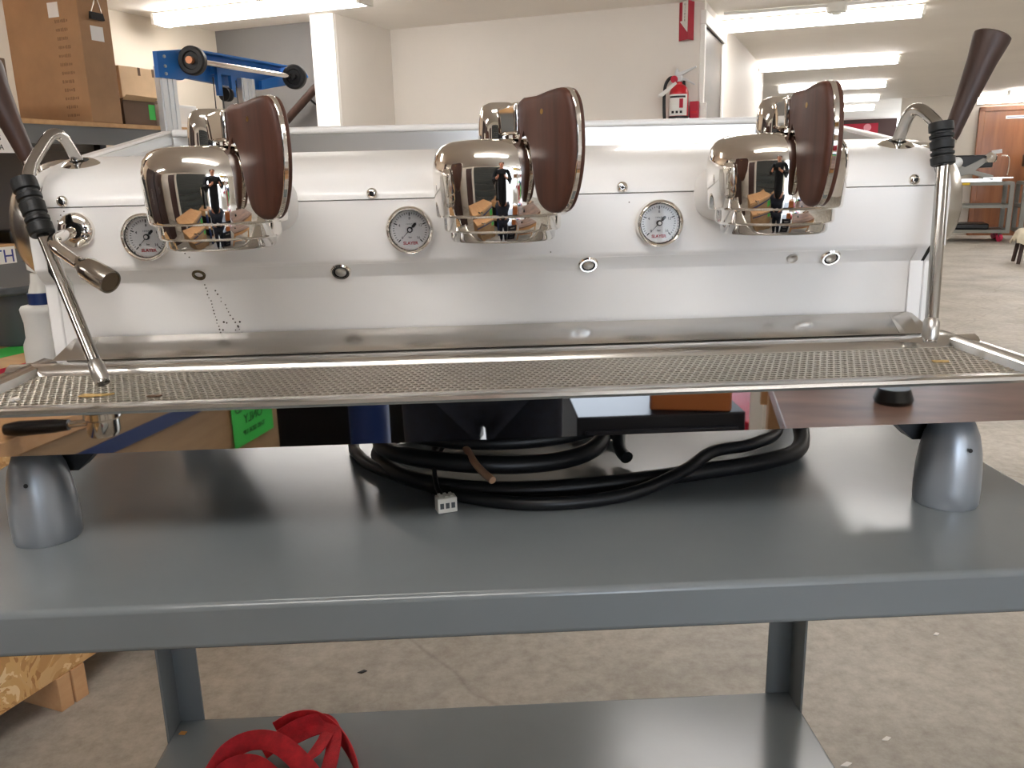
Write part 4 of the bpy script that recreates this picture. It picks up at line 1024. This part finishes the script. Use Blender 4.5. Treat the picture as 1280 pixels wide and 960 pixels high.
MB().box(-0.45, 0.35, -0.25, 0.25, 0, 0.09).build('tray_body', M['black'], bc, bevel=0.02)
yt = rthing('yellow_tag', 'yellow strip tag on the top rail of the pink-castered far cart', 'tag', 1.72, 15.345, 0.89)
MB().box(-0.13, 0.13, -0.012, 0.0, 0, 0.035).build('tag_strip', M['yellow'], yt)
wb = rthing('white_bucket', 'pale upright board standing behind the pink-castered far cart', 'board', 1.42, 16.3, 0)
wb.name = 'leaning_board'
MB().box(-0.12, 0.16, -0.03, 0.03, 0, 0.97).build('board_sheet', M['wall'], wb, bevel=0.004)
MB().box(-0.12, 0.16, -0.045, -0.03, 0, 0.05).build('board_foot', M['grey_dark'], wb)
def far_machine(label, x, y):
    r = rthing('far_espresso_machine', label, 'espresso machine', x, y, 0.93, 'espresso machines on the far carts')
    MB().box(-0.4, 0.35, 0.1, 0.5, 0.22, 0.42).build('machine_body', M['black'], r, bevel=0.02)
    sx_ = [(-0.32, 0.02), (-0.32, 0.09), (-0.12, 0.17), (-0.34, 0.30), (-0.34, 0.36), (-0.05, 0.235), (0.2, 0.37), (0.26, 0.33), (0.1, 0.18), (0.36, 0.10), (0.36, 0.03), (0.05, 0.12), (-0.02, 0.12)]
    MB().prism(sx_, lambda u, v, d: (u, d, v), 0.0, 0.05).build('cross_leg', mat('cast_grey', (150, 150, 146), 0.45, 0.3), r, bevel=0.006)
    MB().lathe([(0.085, 0), (0.085, 0.05), (0.06, 0.06)], (-0.18, 0.0, 0.31), (0, -1, 0), 24).build('side_disc', M['alu'], r)
    g = MB().lathe([(0.07, 0.0), (0.085, 0.03), (0.085, 0.10), (0.06, 0.13), (0.02, 0.16)], (0.30, 0.0, 0.30), (0, 0, 1), 24).build('group_head', M['chrome'], r)
    MB().cyl((0.30, 0, 0.45), (0.44, -0.02, 0.47), 0.03).build('handle', M['alu'], g)
    MB().tube(spline([(0.44, 0, 0.40), (0.54, 0, 0.38), (0.56, 0, 0.25), (0.55, 0, 0.1)], 6), 0.01, 8).build('steam_pipe', M['chrome'], r)
    MB().box(0.2, 0.62, -0.15, 0.35, 0.05, 0.075).build('drip_tray', M['steel'], r, bevel=0.005)
    MB().box(-0.36, 0.5, 0.1, 0.4, 0.0, 0.05).build('base', M['steel'], r)
    return r
far_machine('dark espresso machine with a steel cross leg on the pink-castered far cart', 1.83, 15.5)
far_machine('partly cut off espresso machine on the far cart at the right edge', 3.05, 15.55)
sl = rthing('canvas_stool', 'low stool with dark legs under crumpled cream canvas at the right edge', 'stool', 2.30, 12.2, 0)
for xx in (-0.22, 0.22):
    for yy in (-0.18, 0.18): MB().cyl((xx * 1.02, yy, 0), (xx * 0.86, yy * 0.8, 0.30), 0.022, 0.026, 12).build('leg', M['walnut_dark'], sl)
MB().box(-0.24, 0.24, -0.2, 0.2, 0.285, 0.31).build('seat', M['walnut_dark'], sl)
cv = bpy.data.meshes.new('canvas')
bmq = bmesh.new(); bmesh.ops.create_grid(bmq, x_segments=24, y_segments=20, size=0.5)
for v in bmq.verts:
    x, y = v.co.x * 0.56, v.co.y * 0.5
    e = max(abs(x) - 0.24, abs(y) - 0.2, 0)
    v.co = Vector((x, y, 0.325 + 0.05 * sin(x * 21 + y * 9) * cos(y * 17) + 0.05 - e * 2.6 + (0.10 if x > 0.05 else 0) * (1 - min(1, abs(y) * 4))))
bmq.to_mesh(cv); bmq.free(); cv.shade_smooth(); cv.materials.append(M['cream'])
co_ = bpy.data.objects.new('canvas', cv); COL.objects.link(co_); co_.parent = sl
so_ = co_.modifiers.new('thickness', 'SOLIDIFY'); so_.thickness = 0.008

# ================================================================== BEHIND THE CAMERA (seen in the chrome and in the mirror-bright apron)
# long wooden crate left of the photographer
A0 = Vector((-1.04, 0.02)); dr_ = Vector((0.269, -0.963)).normalized()
cr2 = thing('wooden_crate', 'long wooden crate with a blue strap and green label left of the photographer', 'crate', (A0.x, A0.y, 0), atan2(dr_.y, dr_.x))
# local x along its long side (away), local y>0 towards +X side of the room
MB().box(-0.05, 1.25, -0.8, 0.0, 0.08, 0.715).build('crate_body', wood('rough_board', (136, 106, 74), (164, 134, 98), 0.6, 2, (0.15, 1, 1)), cr2)
MB().box(-0.06, 1.26, -0.81, 0.006, 0.715, 0.755).build('crate_rim', M['pine'], cr2, bevel=0.003)
MB().box(-0.06, 1.255, 0.002, 0.006, 0.63, 0.665).build('blue_strap', M['bluebin'], cr2)
gl = MB().box(0.98, 1.21, 0.0062, 0.0075, 0.47, 0.62).build('green_label', M['green'], cr2)
for s_, z, h in (('TOP LOAD', 0.585, 0.04), ('ONLY', 0.545, 0.04), ('THIS SIDE UP', 0.505, 0.022)):
    text(s_, h, M['ink'], gl, (1.095, 0.0085, z), (pi / 2, 0, pi), name='lettering')
for x0 in (0.0, 0.5, 1.0): MB().box(x0, x0 + 0.09, -0.8, 0.0, 0, 0.08).build('foot_block', M['pine'], cr2)
pf = thing('portafilter', 'chrome portafilter with a black handle lying on the long wooden crate', 'portafilter', (-0.845, -0.17, 0.755), 0.05)
MB().lathe([(0.028, 0.002), (0.031, 0.01), (0.031, 0.035), (0.036, 0.04), (0.036, 0.052)], (0.05, 0, 0), seg=28).build('basket_holder', M['chrome'], pf)
MB().cyl((0.02, 0, 0.028), (-0.02, 0, 0.024), 0.007).build('handle_neck', M['chrome'], pf)
MB().lathe([(0.011, 0), (0.014, 0.03), (0.016, 0.10), (0.012, 0.13), (0.001, 0.132)], (-0.02, 0, 0.024), (-1, 0, -0.06), 20).build('handle', M['black'], pf)
# bench on the right
bw = thing('workbench', 'low wooden workbench right of the photographer', 'bench', (1.35, -0.55, 0), 0.25)
MB().box(-0.6, 0.7, -0.45, 0.45, 0.60, 0.64).build('bench_top', wood('worn_bench', (104, 82, 72), (158, 126, 112), 0.4, 1.2, (0.3, 1, 1)), bw, bevel=0.003)
MB().box(-0.6, 0.7, -0.45, -0.42, 0.50, 0.60).box(-0.6, 0.7, 0.42, 0.45, 0.50, 0.60).build('bench_rail', M['pine'], bw)
for xx in (-0.58, 0.62):
    for yy in (-0.43, 0.36): MB().box(xx, xx + 0.07, yy, yy + 0.07, 0, 0.60).build('leg', M['pine'], bw)
kb = tag(MB().lathe([(0.045, 0), (0.05, 0.01), (0.04, 0.04)], seg=24).build('black_puck', M['black']), 'round black rubber puck lying on the worn workbench', 'puck'); kb.location = (1.05, -0.6, 0.64)
for i, (x, y, lb) in enumerate(((-3.9, -1.2, 'tall dark brown cabinet added by the left wall to darken reflections, nearest the front corner'), (-3.9, 0.0, 'tall dark brown cabinet added by the left wall to darken reflections, beside the long shelf'))):  # cabinets added so the room mirrored in the chrome turns darker
    o = rthing('added_cabinet', lb, 'cabinet', x, y, 0, 'dark cabinets added by the left wall')
    MB().box(-0.5, 0.45, -0.55, 0.55, 0, 2.0).build('cabinet_body', M['brown_dark'], o, bevel=0.004)
    for yy in (-0.54, 0.005):
        d_ = MB().box(0.45, 0.47, yy, yy + 0.535, 0.05, 1.96).build('door', M['walnut_dark'], o, bevel=0.003)
        MB().cyl((0.49, yy + (0.48 if yy < 0 else 0.05), 0.95), (0.49, yy + (0.48 if yy < 0 else 0.05), 1.1), 0.008).build('handle', M['satin'], d_)
# cartons
for nm, lb, x, y, sz, m, rz in (('orange_carton', 'small orange-brown carton on top of the dark tool chest', 0.50, -0.57, (0.2, 0.14, 0.16), mat('orange_card', (176, 104, 56), 0.7), 0.2),
                                ('brown_carton', 'brown carton on the floor before the bay door', 2.5, -1.5, (0.6, 0.5, 0.5), M['card_dark'], -0.3)):
    o = thing(nm, lb, 'box', (x, y, 0.664 if nm == 'orange_carton' else 0), rz)
    MB().box(-sz[0] / 2, sz[0] / 2, -sz[1] / 2, sz[1] / 2, 0, sz[2]).build('carton', m, o, bevel=0.006)
    MB().box(-sz[0] / 2, sz[0] / 2, -0.03, 0.03, sz[2], sz[2] + 0.001).build('tape', M['card_light'], o)
tc_ = thing('tool_chest', 'dark navy steel tool chest with two drawers beside the photographer', 'chest', (0.41, -0.72, 0))
MB().box(-0.21, 0.21, -0.25, 0.24, 0.05, 0.664).build('chest_body', mat('navy_steel', (20, 24, 34), 0.4), tc_, bevel=0.004)
for z in (0.12, 0.40):
    dw = MB().box(-0.19, 0.19, 0.24, 0.252, z, z + 0.23).build('drawer', mat('drawer_front', (26, 30, 42), 0.4), tc_, bevel=0.003)
    MB().box(-0.1, 0.1, 0.252, 0.266, z + 0.17, z + 0.19).build('drawer_pull', M['satin'], dw)
for xx in (-0.17, 0.17):
    for yy in (-0.2, 0.2): MB().lathe([(0.025, -0.012), (0.025, 0.012)], (xx, yy, 0.025), (1, 0, 0), 16).build('wheel', M['wheel'], tc_)
# espresso machine on a crate, mid distance behind
k = thing('display_crate', 'low wooden crate in front of the shutter carrying a small machine', 'crate', (-0.5, -2.05, 0), 0.3)
MB().box(-0.4, 0.4, -0.3, 0.3, 0.08, 0.46).build('added_dark_base', M['black'], k)  # black base added to keep the apron's reflection dark below the crate
MB().box(-0.4, 0.4, -0.3, 0.3, 0.46, 0.62).build('crate_body', M['ply'], k)
MB().box(-0.42, 0.42, -0.32, 0.32, 0.62, 0.65).build('crate_rim', M['pine'], k)
for xx in (-0.38, 0.28): MB().box(xx, xx + 0.1, -0.3, 0.3, 0, 0.08).build('foot_block', M['pine'], k)
k = thing('grey_grinder', 'dark coffee grinder on the crate before the shutter', 'grinder', (-0.5, -2.05, 0.65), 0.3)
MB().lathe([(0.13, 0), (0.13, 0.05), (0.09, 0.08), (0.09, 0.26), (0.13, 0.30), (0.13, 0.36)], seg=28).build('grinder_body', M['black'], k)
MB().lathe([(0.06, 0.36), (0.12, 0.50), (0.12, 0.56), (0.02, 0.58)], seg=28).build('hopper', M['bin'], k)
MB().lathe([(0.05, 0), (0.05, 0.12), (0.03, 0.14)], (-0.14, 0.12, 0.2), seg=20).build('dosing_cup', M['chrome'], k)
k = thing('blue_barrel', 'blue plastic barrel beside the photographer', 'barrel', (0.62, -1.55, 0))
k.location = (-0.42, -1.3, 0); k.scale = (0.6, 0.6, 1)
MB().lathe([(0.10, 0), (0.11, 0.02), (0.115, 0.30), (0.12, 0.32), (0.115, 0.34), (0.115, 0.62), (0.11, 0.66)], seg=32).build('barrel_body', M['bluebin'], k)
MB().lathe([(0.118, 0.66), (0.118, 0.70), (0.10, 0.71)], seg=32).build('lid', M['paper'], k)
# parts rack at the right with coloured bins
rk = thing('parts_rack', 'white parts rack with coloured bins at the right of the shutter', 'rack', (1.35, -1.95, 0), -0.75)
for xx in (-0.75, 0.7):
    for yy in (-0.2, 0.16): MB().box(xx, xx + 0.05, yy, yy + 0.05, 0, 2.0).build('upright', M['wall_white'], rk)
for z in (0.2, 0.65, 1.1, 1.55): MB().box(-0.75, 0.75, -0.2, 0.2, z, z + 0.025).build('rack_shelf', M['wall_white'], rk)
cols = [M['red_flat'], M['yellow'], M['bluebin'], M['paper'], M['black'], M['green'], M['card'], M['pink']]
nm = ['red', 'yellow', 'blue', 'white', 'black', 'green', 'tan', 'pink']
tiers = ['lowest', 'second', 'third', 'top']
for i, z in enumerate((0.225, 0.675, 1.125, 1.575)):
    for j in range(4):
        q_ = (i * 3 + j * 5) % 8
        o = thing('parts_bin', f'{nm[q_]} parts bin on the {tiers[i]} shelf of the white rack, place {["one", "two", "three", "four"][j]} from its left', 'bin', rk.matrix_basis @ Vector((-0.55 + 0.36 * j, 0, z)), -0.75, 'bins on the parts rack')
        MB().prism([(-0.14, 0), (0.14, 0), (0.15, 0.12 + 0.05 * ((i + j) % 3)), (-0.15, 0.2)], lambda u, v, d: (d, u, v), -0.14, 0.14).build('bin_body', cols[q_], o, bevel=0.004)
        MB().box(-0.05, 0.05, 0.146, 0.149, 0.04, 0.08).build('bin_tag', M['paper'], o)
# ------------------------------------------------------------------ the photographer
ps = thing('person', 'person in a navy jacket and jeans holding up a phone behind the camera', 'person', (-0.03, -0.38, 0))
def skin_mesh(name, verts, edges, m, parent, sub=2, root=0):
    me = bpy.data.meshes.new(name)
    me.from_pydata([v[:3] for v in verts], edges, [])
    bm = bmesh.new(); bm.from_mesh(me); bm.verts.ensure_lookup_table()
    L = bm.verts.layers.skin.verify()
    for i, v in enumerate(verts):
        bm.verts[i][L].radius = (v[3], v[3]); bm.verts[i][L].use_root = (i == root)
    bm.to_mesh(me); bm.free()
    me.materials.append(m)
    o = bpy.data.objects.new(name, me); COL.objects.link(o); o.parent = parent
    s_ = o.modifiers.new('skin', 'SKIN'); s_.use_smooth_shade = True; s_.branch_smoothing = 0.4
    u = o.modifiers.new('subdivision', 'SUBSURF'); u.levels = sub; u.render_levels = sub
    return o
def chain(V, E, start, pts):
    prev = start
    for p in pts:
        V.append(p); E.append((prev, len(V) - 1)); prev = len(V) - 1
    return prev
# local: x right, y forward (towards the machine), z up; hands meet at y=.42, z=1.25
V = [(0, 0, 0.98, 0.13)]; E = []
chest = chain(V, E, 0, [(0, -0.01, 1.12, 0.125), (0, 0, 1.28, 0.145)])
sh_top = chain(V, E, chest, [(0, 0.0, 1.40, 0.12)])
neck = chain(V, E, sh_top, [(0, 0.015, 1.49, 0.055), (0, 0.035, 1.56, 0.058)])
head = chain(V, E, neck, [(0, 0.055, 1.63, 0.078), (0, 0.05, 1.70, 0.086), (0, 0.04, 1.76, 0.06)])
for s in (-1, 1):
    wr = chain(V, E, sh_top, [(s * 0.17, 0, 1.41, 0.062), (s * 0.235, 0.03, 1.28, 0.052), (s * 0.27, 0.09, 1.15, 0.045), (s * 0.21, 0.2, 1.17, 0.038), (s * 0.125, 0.29, 1.205, 0.028), (s * 0.10, 0.325, 1.225, 0.03)])
    chain(V, E, 0, [(s * 0.095, 0, 0.86, 0.095), (s * 0.10, 0.02, 0.52, 0.062), (s * 0.105, -0.01, 0.30, 0.055), (s * 0.11, -0.03, 0.09, 0.04), (s * 0.115, 0.03, 0.045, 0.038), (s * 0.12, 0.12, 0.03, 0.03)])
bd = skin_mesh('body', V, E, M['skin'], ps)
for s in (-1, 1):
    hb = Vector((s * 0.10, 0.325, 1.225))
    for i, (dx, dz, L, up_) in enumerate(((0.0, 0.042, 1.0, 1), (0.004, 0.024, 1.08, 1), (0.006, 0.006, 1.0, 1), (0.006, -0.012, 0.8, 1))):
        a = hb + Vector((s * dx, 0.005, dz * 0.8))
        pts = [(a.x, a.y, a.z, 0.0095), (a.x - s * 0.005, a.y + 0.032 * L, a.z + 0.004, 0.0088), (a.x - s * 0.022 * L, a.y + 0.045, a.z + 0.006, 0.0082), (a.x - s * 0.042 * L, a.y + 0.043, a.z + 0.006, 0.0072)]
        skin_mesh('finger', pts, [(0, 1), (1, 2), (2, 3)], M['skin'], bd, 1)
    a = hb + Vector((-s * 0.008, -0.005, 0.0))
    skin_mesh('thumb', [(a.x, a.y, a.z, 0.011), (a.x - s * 0.022, a.y - 0.002, a.z + 0.02, 0.0098), (a.x - s * 0.045, a.y + 0.008, a.z + 0.035, 0.008)], [(0, 1), (1, 2)], M['skin'], bd, 1)
    MB().lathe([(0.012, -0.006), (0.018, 0), (0.012, 0.006)], (s * 0.085, 0.045, 1.67), (1, 0.3, 0), 12).build('ear', M['skin'], bd, sub=1)
    MB().lathe([(0.001, -0.009), (0.008, -0.006), (0.009, 0), (0.008, 0.006), (0.001, 0.009)], (s * 0.032, 0.127, 1.685), (1, 0, 0), 12).build('eye', M['ink'], bd)
MB().add([(-0.012, 0.128, 1.645), (0.012, 0.128, 1.645), (0, 0.158, 1.648), (0, 0.13, 1.69)], [(0, 1, 2), (1, 3, 2), (3, 0, 2), (0, 3, 1)]).build('nose', M['skin'], bd, sub=1)
MB().obox((0, 0.128, 1.612), (0.045, 0.012, 0.010)).build('mouth', mat('lips', (170, 96, 90), 0.5), bd, bevel=0.004)
hv = MB().lathe([(0.001, 0.118), (0.05, 0.108), (0.085, 0.07), (0.096, 0.02), (0.09, -0.03), (0.07, -0.06)], (0, 0.028, 1.705), (0, -0.35, 1), 24, caps=False).build('hair', M['hair'], ps, sub=1)
V = [(0, 0, 0.86, 0.172)]; E = []
c1 = chain(V, E, 0, [(0, -0.01, 1.12, 0.16), (0, 0, 1.28, 0.17), (0, 0.0, 1.40, 0.14)])
chain(V, E, c1, [(0, 0.01, 1.475, 0.08)])
for s in (-1, 1):
    chain(V, E, c1, [(s * 0.18, 0, 1.41, 0.078), (s * 0.245, 0.03, 1.28, 0.068), (s * 0.28, 0.09, 1.145, 0.06), (s * 0.215, 0.2, 1.165, 0.052), (s * 0.14, 0.275, 1.197, 0.043)])
skin_mesh('jacket', V, E, M['navy'], ps)
V = [(0, 0, 0.93, 0.17)]; E = []
for s in (-1, 1):
    chain(V, E, 0, [(s * 0.095, 0, 0.84, 0.108), (s * 0.10, 0.02, 0.52, 0.082), (s * 0.105, -0.01, 0.30, 0.074), (s * 0.11, -0.03, 0.07, 0.066)])
skin_mesh('jeans', V, E, M['denim'], ps)
for s in (-1, 1):
    skin_mesh('shoe', [(s * 0.112, -0.05, 0.05, 0.045), (s * 0.115, 0.03, 0.045, 0.046), (s * 0.12, 0.14, 0.033, 0.034)], [(0, 1), (1, 2)], M['black'], ps)
ph = tag(MB().obox((0, 0, 0), (0.15, 0.072, 0.008)).build('phone', M['black'], bevel=0.003), 'black phone held sideways in both hands of the person', 'phone')
ph.matrix_world = Matrix.Translation(CAM - fwd * 0.018) @ mw.to_3x3().to_4x4()
MB().obox((0, 0, 0.0042), (0.14, 0.064, 0.0006)).build('screen', mat('phone_screen', (10, 10, 12), 0.1), ph)
